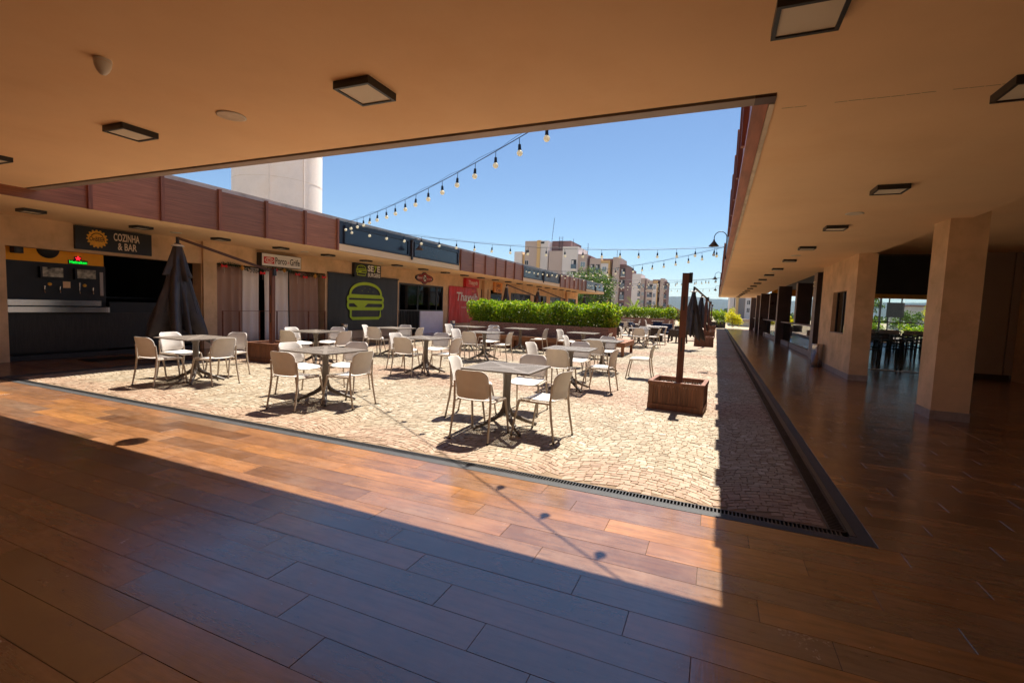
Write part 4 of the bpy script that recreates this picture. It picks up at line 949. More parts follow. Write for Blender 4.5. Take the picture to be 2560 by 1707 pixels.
# backrest-top positions measured for each chair; the seat stands 0.29 m in front of them
TAB = [
 ('drain-row table beside the bare umbrella post', (-2.33, 5.38), 2, dict(S=(-2.44, 4.60, 0), W=(-3.28, 5.68, 8), N=(-2.46, 6.66, 4), E=(-1.53, 5.24, -10))),
 ('middle table of the drain row', (-5.28, 5.38), -1, dict(S=(-5.28, 4.58, 3), W=(-6.24, 5.58, -6), N=(-5.60, 6.44, 12), E=(-4.52, 5.36, 0))),
 ('drain-row table facing the beer taps', (-8.26, 5.42), 1, dict(S=(-8.38, 4.64, 5), W=(-9.15, 5.52, 6), N=(-8.46, 6.38, 14), E=(-7.50, 5.43, 0))),
 ('table beside the umbrella with the timber planter box', (-8.40, 8.26), 0, dict(S=(-8.50, 7.52, 4), W=(-9.36, 8.42, 0), N=(-8.86, 9.46, 8), E=(-7.68, 8.44, -4))),
 ('centre table of the second row', (-5.68, 8.66), -2, dict(S=(-5.77, 7.90, 5), W=(-6.70, 8.92, -8), N=(-6.02, 9.86, 6), E=(-4.92, 8.70, 2))),
 ('second-row table behind the bare umbrella post', (-2.46, 8.62), 2, dict(S=(-2.50, 7.86, 0), W=(-3.42, 8.98, -10), N=(-2.62, 9.94, 4), E=(-1.62, 8.74, -4))),
 ('table facing the black burger banner', (-8.30, 11.05), 0, dict(S=(-8.52, 10.38, 4), W=(-9.30, 10.95, 20), N=(-8.72, 12.16, 6), E=(-7.62, 11.35, 6))),
 ('centre table of the third row', (-5.80, 11.70), 1, dict(S=(-5.92, 10.98, 0), W=(-6.78, 11.78, -8), N=(-6.12, 12.98, 4), E=(-5.02, 11.75, 4))),
 ('table against the corner bench', (-2.46, 11.42), -1, dict(S=(-2.54, 10.78, 0), W=(-3.56, 11.85, 0), N=(-2.58, 12.55, 4))),
 ('table before the red banner', (-7.52, 14.05), 2, dict(W=(-8.42, 14.15, -6), N=(-7.1, 15.05, 10), E=(-6.72, 14.35, 0))),
 ('table at the middle of the planter bench', (-5.94, 14.68), 0, dict(E=(-5.04, 14.76, 0))),
 ('table at the corner of the long planter', (-3.70, 14.30), 0, dict(W=(-4.66, 14.85, -12), E=(-2.86, 14.35, 0))),
 ('lone table beyond the corner bench', (-2.90, 20.4), 8, dict(S=(-2.78, 19.45, 0), W=(-3.66, 20.2, 0), N=(-2.85, 21.3, 0), E=(-2.05, 20.35, -4))),
 ('table under the hanging umbrella canopy', (-2.75, 22.6), 0, dict(W=(-3.6, 22.8, 10), E=(-2.0, 22.5, 0))),
 ('table before the second hedge planter', (-6.1, 37.0), 0, dict(W=(-7.0, 37.0, 0), E=(-5.25, 37.0, 0))),
 ('table at the end of the second hedge planter', (-3.9, 36.5), 0, dict(W=(-4.8, 36.5, 0), E=(-3.05, 36.5, 0))),
 ('table beside the wooden armchairs', (-5.2, 30.6), 0, dict(W=(-6.1, 30.6, 0), S=(-5.2, 29.8, 0), E=(-4.35, 30.6, 10))),
]
for lab, (x, y), rz, chs in TAB:
    put_table(x, y, R(rz), 'square perforated taupe table, the ' + lab)
    for k, (bxx, byy, tw) in chs.items():
        a, tx = HEAD[k]; a = R(a + tw); hx, hy = -math.sin(a), math.cos(a)
        put_chair(bxx + hx * .29, byy + hy * .29, a, 'taupe chair backing %s, %s' % (tx, lab))
put_chair(-1.49, 10.93, R(92), 'taupe chair standing alone between the post planter and the corner bench')

# wooden armchairs with navy cushions further back
def armchair():
    t = thing('wooden_armchair', 'low dark wooden armchair with a navy cushion', 'armchair', (0, 0, 0), group='dark wooden armchairs')
    for sx in (-1, 1):
        MB().bar((sx * .33, -.30, 0), (sx * .30, -.26, .62), .07, .05, (0, 1, 0)).build('leg', 'dark_wicker', t); MB().bar((sx * .33, .30, 0), (sx * .31, .27, .62), .07, .05, (0, 1, 0)).build('leg', 'dark_wicker', t)
        bx('armrest', 'dark_wicker', t, sx * .31 - .045, -.31, .60, sx * .31 + .045, .31, .64); bx('side_panel', 'dark_wicker', t, sx * .31 - .02, -.26, .30, sx * .31 + .02, .26, .60)
    bx('seat', 'dark_wicker', t, -.29, -.27, .30, .29, .28, .36); bx('cushion', 'navy_fabric', t, -.275, -.25, .361, .275, .285, .45)
    MB().bar((0, -.27, .45), (0, -.33, .80), .56, .06, (0, 1, 0)).build('backrest', 'navy_fabric', t); return t
ac = armchair()
for i, (x, y, a) in enumerate(((-1.65, 24.6, 60), (-2.35, 26.0, 180), (-1.2, 27.2, 90), (-3.6, 25.4, -70), (-2.6, 28.6, 20), (-4.1, 27.6, -100), (-5.0, 26.2, 120), (-1.9, 30.5, 80), (-3.4, 31.5, 180), (-5.6, 27.9, -60))):
    if i == 0: ac.location = (x, y, 0); ac.rotation_euler = (0, 0, R(a))
    else: copy_tree(ac, (x, y, 0), R(a))
lt = thing('lounge_table', 'low square grey table among the wooden armchairs', 'table', (-2.7, 25.0, 0)); bx('table_top', 'panel_grey', lt, -.5, -.4, .70, .5, .4, .74); bx('base', 'dark_wicker', lt, -.3, -.25, 0, .3, .25, .70)

# ------------------------------------------------------------------ umbrellas in timber planter boxes
def planter_box():
    t = thing('umbrella_planter', 'x', 'planter', (0, 0, 0), group='timber umbrella planters'); W, D, H = .37, .33, .44
    sm = MB().box(-.0165, -.009, .09, .0165, .009, H - .06).mesh('slat', 'box_wood')
    for sx in (-1, 1):
        for sy in (-1, 1): bx('corner_post', 'box_wood', t, sx * W - .035, sy * D - .035, .0, sx * W + .035, sy * D + .035, H - .005)
    n = 18
    for k in range(n):
        x = -W + .052 + (2 * W - .104) * k / (n - 1)
        for sy in (-1, 1): mobj('slat', sm, t, (x, sy * (D + .008), 0))
    n = 15
    for k in range(n):
        y = -D + .052 + (2 * D - .104) * k / (n - 1)
        for sx in (-1, 1): mobj('slat', sm, t, (sx * (W + .008), y, 0), math.pi / 2)
    for z0, z1, p in ((.0, .09, .026), (H - .06, H, .030)):
        for sy in (-1, 1): bx('rail', 'box_wood', t, -W - .035 - (p - .02), sy * (D + .015) - p, z0 + .001, W + .035 + (p - .02), sy * (D + .015) + p, z1)
        for sx in (-1, 1): bx('rail', 'box_wood', t, sx * (W + .015) - p, -D - .02, z0 + .002, sx * (W + .015) + p, D + .02, z1 + .0015)
    bx('liner', 'soil', t, -W + .02, -D + .02, .03, W - .02, D - .02, H - .09)
    m = MB(); rn = random.Random(8)
    for i in range(150): m.ball((rn.uniform(-W + .05, W - .05), rn.uniform(-D + .05, D - .05), H - .085), rn.uniform(.008, .016), 5, 3, .7)
    tag(m.build('pebbles', 'white_pebble', t), kind='stuff'); return t
PB = planter_box()
def canopy_mesh(top, bot, rb, seed, n=96, m=30, tier=False):
    rn = random.Random(seed * 13 + 5); vs, fs = [], []
    R_ = [rn.uniform(.62, 1.10) for _ in range(8)]; Z_ = [rn.uniform(-.20, .12) for _ in range(8)]; A_ = [rn.uniform(-.22, .22) for _ in range(8)]; D_ = [rn.uniform(.16, .42) for _ in range(8)]
    for i in range(m + 1):
        s = i / m
        for j in range(n):
            u = 8 * j / n; k = int(u) % 8; f = u - int(u); k2 = (k + 1) % 8
            w = f * f * (3 - 2 * f); tip = abs(2 * f - 1)                     # 1 on a rib, 0 in the valley between two ribs
            Rr = R_[k] * (1 - w) + R_[k2] * w; Zz = Z_[k] * (1 - w) + Z_[k2] * w; Aa = A_[k] * (1 - w) + A_[k2] * w; Dd = D_[k]
            a = 2 * math.pi * u / 8 + Aa * s
            val = Dd + (1 - Dd) * tip ** 1.15
            prof = s ** (1.15 if not tier else .8)
            r = .055 + (rb * Rr - .055) * prof * (1 - s * (1 - val))
            wr = mn.noise(Vector((math.cos(a) * 2.3, math.sin(a) * 2.3, s * 4 + seed))) + .35 * mn.noise(Vector((math.cos(a) * 5, math.sin(a) * 5, s * 5 + seed)))
            r += rb * .085 * s * wr + rb * .06 * s * (1 - s) * math.sin(s * 11 + 2.5 * k) * (1 - tip)
            z = top + (bot - top) * s - (Zz * s * s) + (.30 * (1 - tip) * s ** 3 - .02) * abs(bot - top) * (.5 if not tier else .25)
            vs.append((r * math.cos(a), r * math.sin(a), z))
    for i in range(m):
        for j in range(n): fs.append((i * n + j, (i + 1) * n + j, (i + 1) * n + (j + 1) % n, i * n + (j + 1) % n))
    return MB().add(vs, fs, True)
bu = []
def umbrella(label, box_label, px, py, hub=None, ptop=2.1, rb=.85, bot=.5, seed=0, prz=0., post_w=.10):
    if not bu: PB.location = (px, py, 0); PB.rotation_euler = (0, 0, prz); PB['label'] = box_label; bu.append(1)
    else: copy_tree(PB, (px, py, 0), prz, box_label)
    t = thing('cantilever_umbrella', label, 'umbrella', (px, py, 0), group='cantilever umbrellas')
    po = bx('post', 'post_wood', t, -post_w / 2, -.045, .30, post_w / 2, .045, ptop)
    for z in (.9, 1.55): bx('slot', 'black_metal', po, -.012, -.0465, z, .012, -.0455, z + .22)
    MB().box(post_w / 2, -.035, ptop - .14, post_w / 2 + .05, .035, ptop + .02).box(-post_w / 2, -.05, ptop, post_w / 2 + .02, .05, ptop + .012).build('bracket', 'black_metal', t)
    if hub is None: return t
    h = Vector(hub) - Vector((px, py, 0)); e = Vector((0, 0, ptop - .04))
    MB().bar(e, h + Vector((0, 0, .06)), .05, .06).build('arm', 'brown_metal', t)
    MB().tube([h + Vector((0, 0, .08)), h + Vector((0, 0, -.10))], .035, 10).build('hub', 'black_metal', t)
    c = canopy_mesh(-.06, bot - h.z, rb, seed).build('canopy', 'black_cloth', t, h); so = c.modifiers.new('thick', 'SOLIDIFY'); so.thickness = .004
    c = canopy_mesh(-.05, (bot - h.z) * .40, rb * .36, seed + 3, 96, 14, True).build('vent_flap', 'black_cloth', t, h); so = c.modifiers.new('thick', 'SOLIDIFY'); so.thickness = .004
    MB().lathe([(.05, -.07), (.11, -.10), (.13, -.13), (.06, -.09)], tuple(h), 18).build('collar', 'white_plastic', t)
    mb_ = MB()
    for k in range(8):
        a = 2 * math.pi * (k + .5) / 8; MB().tube([h + Vector((.04 * math.cos(a), .04 * math.sin(a), -.12)), h + Vector((rb * .42 * math.cos(a), rb * .42 * math.sin(a), (bot - h.z) * .72))], .008, 5).build('rib', 'black_metal', t)
    return t
umbrella('bare brown umbrella post with no canopy', 'timber planter box around the bare umbrella post', -.47, 8.0, None, 2.12, prz=R(-4))
umbrella('closed black umbrella drooping beside the beer bar', 'timber planter box in front of the cream curtains', -9.62, 8.12, (-11.0, 6.85, 2.66), 2.14, .98, .46, 2, R(3), .10)
umbrella('closed black umbrella hanging by the gallery side, next after the bare post', 'timber planter box under the hanging black canopy', -.42, 23.3, (-.86, 20.4, 2.45), 2.2, .52, .42, 5)
umbrella('closed black umbrella in the third planter of the gallery side', 'timber planter box, third along the gallery side', -.38, 32.0, (-.80, 29.3, 2.5), 2.2, .60, .5, 8)
umbrella('closed black umbrella in the last planter of the gallery side', 'timber planter box, last along the gallery side', -.35, 44.0, (-.75, 41.4, 2.5), 2.2, .6, .5, 9)
umbrella('closed black umbrella before the orange sign', 'timber planter box behind the long hedge before the orange sign', -9.7, 26.4, (-11.0, 24.8, 2.62), 2.1, .6, .5, 11)
umbrella('closed black umbrella before the shop windows past the orange sign', 'timber planter box before the shop windows', -9.7, 31.8, (-11.1, 30.3, 2.62), 2.1, .75, .5, 12)
umbrella('closed black umbrella at the open end of the shop row', 'timber planter box at the open end of the shop row', -9.8, 43.6, (-11.0, 42.2, 2.62), 2.1, .6, .5, 14)

# ------------------------------------------------------------------ hedge planters and bench
def leaf_blob(mb, n, pick, size, rn, up=.35, aspect=.5):
    for i in range(n):
        c = pick(); d = Vector((rn.gauss(0, 1), rn.gauss(0, 1), rn.gauss(0, 1) + up)).normalized(); sz = size * rn.uniform(.6, 1.3)
        e = d.cross(Vector((rn.gauss(0, 1), rn.gauss(0, 1), rn.gauss(0, 1)))).normalized() * sz * aspect * .5; f = e.cross(d).normalized() * sz * .12
        mb.add([c, c + d * sz * .45 + e + f, c + d * sz, c + d * sz * .45 - e + f], [(0, 1, 2, 3)])
def hedge(label, x0, x1, y0, y1, z0, z1, n, seed, plabel, pz, leaf=.074):
    p = thing('stone_planter', plabel, 'planter', (0, 0, 0))
    for b, nm in (((x0, y0, 0, x1, y0 + .12, pz), 'front_wall'), ((x0, y1 - .12, 0, x1, y1, pz), 'rear_wall'), ((x0, y0 + .12, 0, x0 + .12, y1 - .12, pz), 'end_wall'), ((x1 - .12, y0 + .12, 0, x1, y1 - .12, pz), 'end_wall')): bx(nm, 'mosaic', p, *b)
    bx('soil', 'soil', p, x0 + .12, y0 + .12, .2, x1 - .12, y1 - .12, pz - .05)
    h = thing('clipped_hedge', label, 'hedge', (0, 0, 0)); rn = random.Random(seed); mb = MB()
    def pick():
        while True:
            x, y, z = rn.uniform(x0 - .15, x1 + .18), rn.uniform(y0 - .16, y1 + .1), z0 + (z1 - z0) * rn.random() ** .8
            top = z1 - .12 + .20 * mn.noise(Vector((x * 1.3, y * 1.3, seed))) + .16 * mn.noise(Vector((x * 5.5, y * 5.5, seed)))
            k = min(1, (z - z0) / .25); ins = .16 * (1 - k)
            fy = y0 - .10 + .12 * mn.noise(Vector((x * 2.0, z * 2.2, seed + 5))) + ins
            if z > top or y < fy or x < x0 - .12 + ins or x > x1 + .14 - ins: continue
            if rn.random() < .75 and y > fy + .30 and z < top - .25 and x0 + .2 < x < x1 - .2: continue
            return Vector((x, y, z))
    leaf_blob(mb, n, pick, leaf, rn, .25, .62)
    mb.build('foliage', 'hedge_leaf', h)
    m = MB()
    for k in range(int((x1 - x0) / .22)):
        x = x0 + .15 + k * .22; y = (y0 + y1) / 2 + rn.uniform(-.3, .3)
        for q in range(3): m.tube([(x, y, pz - .06), (x + rn.uniform(-.1, .1), y + rn.uniform(-.15, .15), z0 + (z1 - z0) * .8)], .008, 4, False)
    m.build('stems', 'bark', h)
hedge('long clipped bright green hedge behind the terrace tables', -8.62, -3.28, 16.12, 17.45, .84, 1.72, 40000, 3, 'long reddish stone planter with a timber bench along it', .88)
hedge('clipped green hedge further along the square', -8.4, -3.15, 40.6, 41.9, .84, 1.78, 12000, 6, 'reddish stone planter further along the square', .88, .11)
bn = thing('corner_bench', 'reddish timber bench wrapping the corner of the stone planter', 'bench', (0, 0, 0))
for k in range(6): bx('seat_slat', 'bench_wood', bn, -8.6, 15.46 + k * .10, .41, -2.66, 15.55 + k * .10, .45)
for k in range(6): bx('seat_slat', 'bench_wood', bn, -3.25 + k * .10, 16.075, .41, -3.16 + k * .10, 17.45, .45)
bx('front_apron', 'bench_wood', bn, -8.6, 15.43, .30, -2.64, 15.457, .452); bx('side_apron', 'bench_wood', bn, -2.655, 15.46, .30, -2.63, 17.45, .452)
bx('front_panel', 'post_wood', bn, -8.5, 15.60, .0, -3.4, 15.64, .40)
for x, y in ((-2.75, 15.55), (-2.75, 17.3), (-4.6, 15.52), (-6.6, 15.52), (-8.5, 15.52)): bx('leg', 'bench_wood', bn, x, y - .04, 0, x + .09, y + .05, .41)

# ------------------------------------------------------------------ trees and shrubs
def tree(name, label, x, y, h, crown, n, mat, seed, leaf=.16, trunk=.12, cat='tree', group=None, z0=0., lobes=14, cz=.62, ch=.42):
    t = thing(name, label, cat, (x, y, z0), group=group); rn = random.Random(seed); m = MB()
    base = [Vector((0, 0, 0)), Vector((rn.uniform(-.1, .1), rn.uniform(-.1, .1), h * .3)), Vector((rn.uniform(-.2, .2), rn.uniform(-.2, .2), h * .55))]
    m.tube(base, [trunk, trunk * .75, trunk * .5], 8); L_ = []
    for k in range(lobes):
        a = 2 * math.pi * k / lobes * 2.4 + rn.uniform(-.4, .4); rr = crown * rn.uniform(.25, .78); zz = h * (cz + ch * rn.uniform(-1, .72) * math.sqrt(max(.05, 1 - (rr / crown) ** 2)))
        c = Vector((rr * math.cos(a), rr * math.sin(a), zz)); L_.append((c, crown * rn.uniform(.24, .42)))
        s = base[1].lerp(base[2], rn.random()); m.tube([s, s.lerp(c, .5) + Vector((0, 0, .1 * h * rn.uniform(-.3, .6))), c], [trunk * .35, trunk * .22, trunk * .08], 5, False)
    m.build('trunk', 'bark', t); mb = MB()
    def pick():
        c, r = rn.choice(L_); d = Vector((rn.gauss(0, 1), rn.gauss(0, 1), rn.gauss(0, .8))).normalized() * r * rn.random() ** .45
        return c + d
    leaf_blob(mb, n, pick, leaf, rn, .2, .55); mb.build('crown', mat, t); return t
tree('broadleaf_tree', 'spreading green tree behind the open end of the shop row', -13.2, 53.5, 6.2, 3.1, 9000, 'tree_leaf', 21, .20, .16, lobes=22, cz=.60, ch=.36)
tree('broadleaf_tree', 'smaller dark tree beside the shop row gable', -15.6, 56.0, 4.6, 2.2, 4000, 'tree_leaf', 22, .2, .12, lobes=14, cz=.5, ch=.45)
tree('leafy_shrub', 'round green shrub in a black trough at the end of the square', .15, 52.8, 2.1, .95, 3200, 'hedge_leaf', 24, .12, .05, 'shrub', lobes=16, cz=.58, ch=.36)
o = thing('black_trough', 'long black planter trough at the end of the square', 'planter', (0, 0, 0)); m = MB().box(-.75, 52.2, 0, .95, 52.3, .62).box(-.75, 53.3, 0, .95, 53.4, .62).box(-.75, 52.3, 0, -.65, 53.3, .62).box(.85, 52.3, 0, .95, 53.3, .62); m.build('trough', 'planter_black', o); bx('soil', 'soil', o, -.65, 52.3, 0, .85, 53.3, .55)
tree('yellow_shrub', 'bright yellow leafed small tree past the gallery floor', 1.75, 58.5, 2.35, 1.15, 3600, 'yellow_leaf', 25, .13, .05, lobes=18, cz=.55, ch=.40)
tree('yellow_shrub', 'low yellow shrub beyond the second stone planter', -1.9, 50.0, 1.2, .7, 1500, 'yellow_leaf', 26, .11, .04, 'shrub', cz=.5, ch=.4)
tree('yellow_shrub', 'yellow shrub at the end of the second hedge', -2.6, 46.0, 1.1, .55, 1200, 'yellow_leaf', 27, .11, .04, 'shrub', cz=.5, ch=.4)
for i, (x, y, h, c) in enumerate(((-7.1, 60, 2.6, 1.0), (-6.0, 59, 2.3, .9), (-5.0, 61, 2.5, 1.1), (-4.3, 58, 1.8, .8))):
    tree('croton_shrub', ('tall reddish green shrub behind the second hedge', 'bushy bronze shrub behind the second hedge', 'wide dark bronze shrub behind the second hedge', 'low bronze shrub past the end of the second hedge')[i], x, y, h, c, 1500, 'croton_leaf', 30 + i, .16, .05, 'shrub', cz=.6, ch=.35)
def palm(label, x, y, h, seed, fr=14, ln=2.0):
    t = thing('young_palm', label, 'palm', (x, y, 0)); rn = random.Random(seed)
    MB().tube([(0, 0, 0), (.03, .02, h * .45), (.05, 0, h * .55)], [.14, .11, .08], 8).build('trunk', 'bark', t)
    for k in range(fr):
        a = 2 * math.pi * k / fr * 1.618 * 2; lift = rn.uniform(.35, 1.35); pts = []
        for i in range(9):
            s = i / 8; pts.append(Vector((math.cos(a) * ln * s * math.cos(lift * (1 - .2 * s)), math.sin(a) * ln * s * math.cos(lift), h * .52 + ln * s * math.sin(lift) - .75 * s * s * (1.5 - lift) * .9)))
        m = MB().tube(pts, [.02 * (1 - .08 * i) for i in range(9)], 4, False)
        for i in range(1, 9):
            for q in range(3):
                p = pts[i - 1].lerp(pts[i], q / 3); d = (pts[i] - pts[i - 1]).normalized(); sd = d.cross(Vector((0, 0, 1))); sd = sd.normalized() if sd.length > .01 else Vector((math.sin(a), -math.cos(a), 0))
                for s in (-1, 1):
                    l = (.42 - .03 * i) * ln / 2; e = p + sd * s * l * .75 + d * l * .6 + Vector((0, 0, -.05 * l)); m.add([p, p + d * .05, e], [(0, 1, 2)])
        m.build('frond', 'palm_leaf', t)
    return t
palm('young yellow-green palm rising behind the second hedge', -9.25, 60, 3.0, 41, 16, 1.9)
palm('small palm half hidden behind the bare umbrella post', -3.0, 55, 2.4, 42, 10, 1.1)

# ------------------------------------------------------------------ water tank behind the shop row
tk = thing('water_tank', 'tall white cylindrical water tank rising behind the shop row', 'tank', (-36.9, 31.8, 0))
MB().lathe([(3.66, -.5), (3.66, 17.5)], (0, 0, 0), 72).build('shell', 'tank_paint', tk); MB().lathe([(3.66, 17.5), (3.69, 17.55), (.01, 18.6)], (0, 0, 0), 72).build('roof', 'tank_paint', tk)
for z in (3.2, 6.0, 8.8, 11.4, 14.2): MB().lathe([(3.663, z), (3.676, z + .012), (3.663, z + .024)], (0, 0, 0), 72).build('weld_seam', 'parapet_paint', tk)
for a in (-.9, -.15): MB().tube([(3.71 * math.cos(a), 3.71 * math.sin(a), 0), (3.71 * math.cos(a), 3.71 * math.sin(a), 17)], .045, 6).build('pipe', 'tank_paint', tk)

# ------------------------------------------------------------------ apartment blocks
def block(parent, mat, x0, x1, z1, y, dep=10., name='wall', zb=-.3):
    return bx(name, mat, parent, x0, y, zb, x1, y + dep, z1)
def win(parent, x, y, z, w_, h, mat='b_window'):
    f = MB().box(x - w_ / 2 - .06, y - .05, z - h / 2 - .06, x + w_ / 2 + .06, y - .002, z - h / 2).box(x - w_ / 2 - .06, y - .05, z + h / 2, x + w_ / 2 + .06, y - .002, z + h / 2 + .06).box(x - w_ / 2 - .06, y - .05, z - h / 2, x - w_ / 2, y - .002, z + h / 2).box(x + w_ / 2, y - .05, z - h / 2, x + w_ / 2 + .06, y - .002, z + h / 2).box(x - .03, y - .05, z - h / 2, x + .03, y - .002, z + h / 2).build('window', 'sign_white', parent)
    bx('pane', mat, f, x - w_ / 2, y - .03, z - h / 2, x + w_ / 2, y - .001, z + h / 2)
def balcony(parent, x, y, z, w_, h):
    f = bx('balcony', 'b_dark', parent, x - w_ / 2, y - .02, z - h / 2, x + w_ / 2, y - .001, z + h / 2)
    bx('back_wall', 'b_light', f, x - w_ / 2 + .08, y - .026, z - .2, x - w_ / 2 + w_ * .45, y - .021, z + h / 2 - .2)
    bx('balustrade', 'b_rail', f, x - w_ / 2, y - .35, z - h / 2, x + w_ / 2, y - .30, z - h / 2 + 1.05); bx('slab', 'b_light', f, x - w_ / 2, y - .36, z - h / 2 - .18, x + w_ / 2, y - .003, z - h / 2 - .001)
def antenna(parent, x, y, z0, z1, lean=0.):
    m = MB().tube([(x, y, z0), (x + lean, y, z1)], .05, 5); n = int((z1 - z0) / .8)
    for k in range(n): m.tube([(x + lean * (k + 1) / n - .18, y, z0 + (z1 - z0) * (k + 1) / n), (x + lean * (k + 1) / n + .18, y, z0 + (z1 - z0) * (k + 1) / n)], .025, 4)
    m.build('antenna', 'b_dark', parent)
A = thing('apartment_block', 'tall beige and brown apartment block with yellow stripes', 'building', (0, 0, 0), group='apartment blocks'); y = 115.
for mt, x0, x1, z1, dy in (('b_light', -49.6, -47.4, 15.5, 1.2), ('b_yellow', -47.4, -46.75, 14.8, 1.6), ('b_taupe', -46.75, -46.2, 14.75, 1.6), ('b_taupe', -46.2, -42.85, 18.0, 0), ('b_yellow', -42.85, -42.0, 18.15, -.25), ('b_light', -42.0, -39.9, 18.0, 0), ('b_brown', -39.9, -34.9, 18.3, 3.0), ('b_taupe', -39.2, -35.5, 15.3, -1.2), ('b_light', -35.5, -31.75, 16.25, -1.8), ('b_taupe', -31.75, -29.6, 14.5, -1.0), ('b_brown', -29.6, -28.9, 14.2, .4), ('b_taupe', -28.9, -26.2, 13.5, -.6), ('b_light', -26.2, -24.4, 12.3, -.5), ('b_yellow', -24.4, -24.05, 13.0, -.55), ('b_yellow', -26.2, -24.4, 13.0, -.3), ('b_brown', -26.6, -23.1, 13.7, 2.2), ('b_taupe', -23.35, -21.8, 13.8, -.4), ('b_brown', -21.8, -20.4, 12.2, .6)):
    block(A, mt, x0, x1, z1, y + dy)
for z in (15.2, 12.5, 9.8): win(A, -45.6, y, z, .9, 1.1, 'b_dark')
bx('vent', 'b_dark', A, -41.9, y - .03, 17.3, -41.0, y - .001, 17.8)
for z in (12.0, 9.2, 6.4, 3.6): balcony(A, -32.55, y - 1.8, z, 1.25, 2.2); win(A, -30.5, y - 1.0, z, 1.1, 1.2); balcony(A, -28.2, y - .6, z - .9, .95, 2.0); balcony(A, -26.9, y - .6, z - .95, .95, 2.0); win(A, -25.3, y - .5, z - 1.1, .95, 1.2); win(A, -23.7, y + 2.2, z - 1.3, .6, 1.1)
for z in (10.9, 8.2, 5.4, 2.7): win(A, -22.7, y - .4, z, .25, .6, 'b_dark'); win(A, -22.1, y - .4, z, .25, .6, 'b_dark'); balcony(A, -21.0, y + .6, z - .6, 1.0, 1.9)
antenna(A, -40.4, y + 4, 18.2, 24.3, .5); antenna(A, -34.0, y + 2, 16.2, 18.6); antenna(A, -30.2, y + 2, 14.5, 17.4); antenna(A, -22.9, y + 2, 13.7, 15.6)
m = MB()
for dx in (0, .9): m.tube([(-38 + dx, y + 2.9, 15.5), (-38 + dx, y + 2.9, 19.4)], .05, 4)
for k in range(9): m.tube([(-38, y + 2.9, 15.8 + k * .42), (-37.1, y + 2.9, 15.8 + k * .42)], .03, 4)
m.build('roof_ladder', 'b_dark', A)
B = thing('apartment_block', 'more distant beige apartment block with balconies beside the palm', 'building', (0, 0, 0), group='apartment blocks'); y = 170.
for mt, x0, x1, z1, dy in (('b_brown', -30.4, -28.3, 15.8, 3), ('b_taupe', -30.6, -27.9, 13.1, 0), ('b_light', -27.9, -24.45, 13.9, -1), ('b_taupe', -24.45, -22.7, 12.5, -.4), ('b_brown', -23.2, -22.6, 12.0, -.5), ('b_taupe', -22.6, -20.5, 11.7, -.6), ('b_light', -20.5, -19.2, 10.6, -.5), ('b_yellow', -20.5, -19.2, 11.6, -.2), ('b_yellow', -19.2, -18.9, 11.6, -.4), ('b_brown', -20.9, -18.05, 12.2, 2), ('b_taupe', -18.1, -16.8, 12.5, -.3), ('b_brown', -16.8, -16.0, 11.5, .6)):
    block(B, mt, x0, x1, z1, y + dy)
for z in (9.8, 7.1, 4.4): balcony(B, -24.95, y - 1, z, .8, 1.9); win(B, -23.75, y - .4, z, .8, 1.1); balcony(B, -21.4, y - .6, z - .3, 1.6, 1.7); win(B, -19.85, y - .5, z - .4, .7, 1.2); win(B, -18.5, y + 2, z - .5, .45, 1.0); win(B, -17.2, y - .3, z - .3, .22, .6, 'b_dark')
for z in (9.6, 6.5, 3.6): balcony(B, -16.35, y + .6, z, .8, 1.5)
antenna(B, -27.6, y + 2, 13.8, 16.4); antenna(B, -24.8, y + 2, 13.8, 15.9)
D = thing('apartment_block', 'grey apartment block with a yellow stripe past the gallery', 'building', (0, 0, 0), group='apartment blocks'); y = 75.
for mt, x0, x1, dy in (('b_light', 1.7, 2.5, 0), ('b_yellow', 2.5, 2.85, -.2), ('b_grey', 2.85, 3.7, .5), ('b_light', 3.7, 6.5, -.6)): block(D, mt, x0, x1, 12., y + dy)
for z in (7.2, 5.2, 3.15, 2.05): win(D, 4.1, y - .6, z, .34, .6, 'b_dark')
o = thing('low_outbuilding', 'low cream outbuilding in front of the grey apartment block', 'building', (0, 0, 0)); bx('wall', 'concrete', o, 2.9, 68, -.2, 9, 71, .55); bx('roof', 'plinth', o, 2.7, 67.8, .56, 9.2, 71.2, .85)
o = thing('grey_house', 'plain grey building seen through the restaurant', 'building', (0, 0, 0)); bx('wall', 'b_grey', o, 27, 90, -.2, 35, 100, 3.6); bx('roof', 'b_brown', o, 26.8, 89.8, 3.6, 35.2, 100.2, 3.85)
o = thing('street_sign', 'dark rectangular roadside board on two posts seen through the restaurant', 'sign', (0, 0, 0)); bx('board', 'b_dark', o, 15.5, 58, 1.75, 16.9, 58.1, 3.2)
for x in (15.7, 16.7): MB().tube([(x, 58.15, 0), (x, 58.15, 3.6)], .06, 6).build('post', 'b_dark', o)
lp = thing('street_lamp', 'thin dark street lamp near the yellow tree', 'lamp', (2.05, 66, 0)); MB().tube([(0, 0, 0), (0, 0, 3.45), (.05, 0, 3.55), (.7, 0, 3.62)], .045, 6).build('pole', 'b_dark', lp); MB().box(.6, -.08, 3.58, 1.0, .08, 3.64).build('head', 'b_grey', lp)
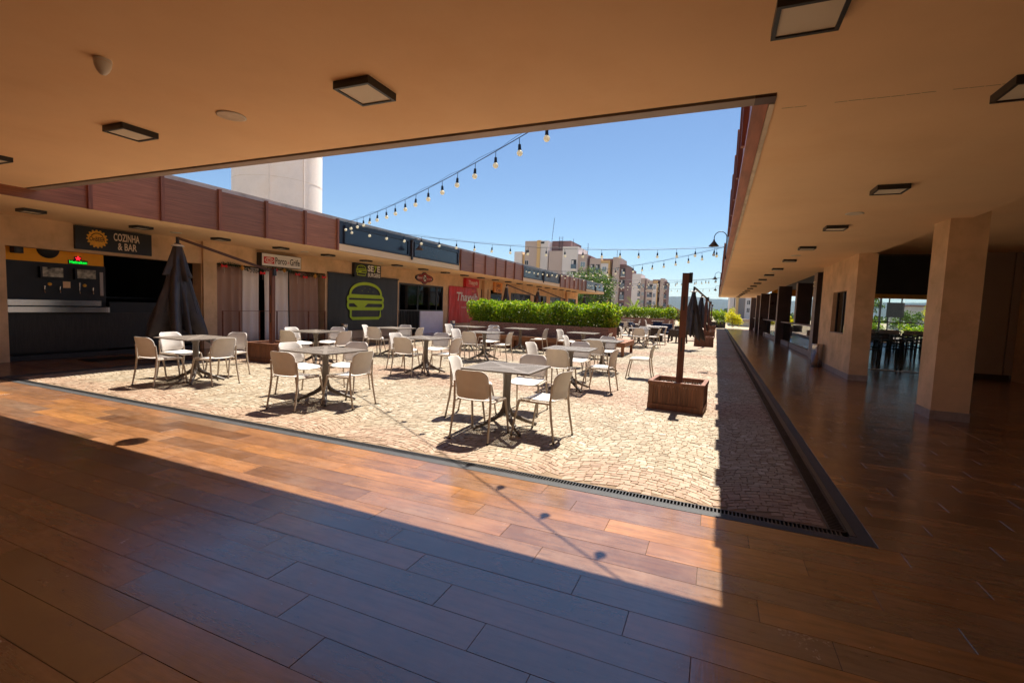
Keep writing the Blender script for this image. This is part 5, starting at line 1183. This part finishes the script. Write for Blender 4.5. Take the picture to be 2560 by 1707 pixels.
lp = thing('street_lamp', 'thin dark street lamp before the distant apartment block', 'lamp', (-16.4, 120, 0)); MB().tube([(0, 0, 0), (0, 0, 7), (-.6, 0, 7.3)], .07, 6).build('pole', 'b_dark', lp); MB().box(-1.1, -.1, 7.2, -.5, .1, 7.32).build('head', 'b_grey', lp)
lp = thing('utility_pole', 'dark pole seen through the restaurant glass', 'pole', (14.2, 55, 0)); MB().tube([(0, 0, 0), (0, 0, 6)], .09, 6).build('shaft', 'b_dark', lp)
for i, (x, y, h, c, mt) in enumerate(((14.9, 62, 1.3, 1.6, 'hedge_leaf'), (17.8, 60, 2.5, 1.5, 'tree_leaf'), (20.6, 62, 3.4, 1.1, 'yellow_leaf'), (17.0, 55, 1.1, 1.6, 'hedge_leaf'), (13.6, 57, 4.6, 1.4, 'tree_leaf'), (6.2, 53, 1.9, 1.0, 'yellow_leaf'))):
    tree('roadside_tree', ('low green bush behind the roadside board', 'wide green tree beside the roadside board', 'tall yellow tree seen through the restaurant', 'low green bush past the restaurant rail', 'thin leafed tree beside the dark pole', 'yellow bush past the gallery railings')[i], x, y, h, c, 1400, mt, 50 + i, .2, .08, cz=.6, ch=.38)
m = MB(); rn = random.Random(77)
def pk():
    a = rn.uniform(-.6, .6); r = rn.uniform(230, 262); x, y = r * math.sin(a), r * math.cos(a)
    return Vector((x, y, -.2 + rn.random() ** 1.5 * (2.2 + 1.6 * mn.noise(Vector((a * 30, 0, 0))))))
leaf_blob(m, 9000, pk, 1.3, rn, .3, .8)
o = m.build('distant_treeline', 'far_leaf'); tag(o, 'dark green belt of trees at the edge of the plateau', 'trees', kind='stuff')
bx_e = MB().box(-10.8, 51.5, -.1, 3.3, 51.9, .03).build('end_kerb', 'concrete'); tag(bx_e, kind='structure')

# ------------------------------------------------------------------ haze
m, t, b, N, L = nt('haze_air'); N.remove(b)
pv = N.new('ShaderNodeVolumePrincipled'); pv.inputs['Color'].default_value = (.35, .62, 1.0, 1); pv.inputs['Density'].default_value = .000055; pv.inputs['Anisotropy'].default_value = .2
L.new(pv.outputs[0], N['Material Output'].inputs['Volume'])
HAZE = MB().box(-9500, -9500, -46, 9500, 9500, 135).build('haze', 'haze_air'); tag(HAZE, kind='stuff')
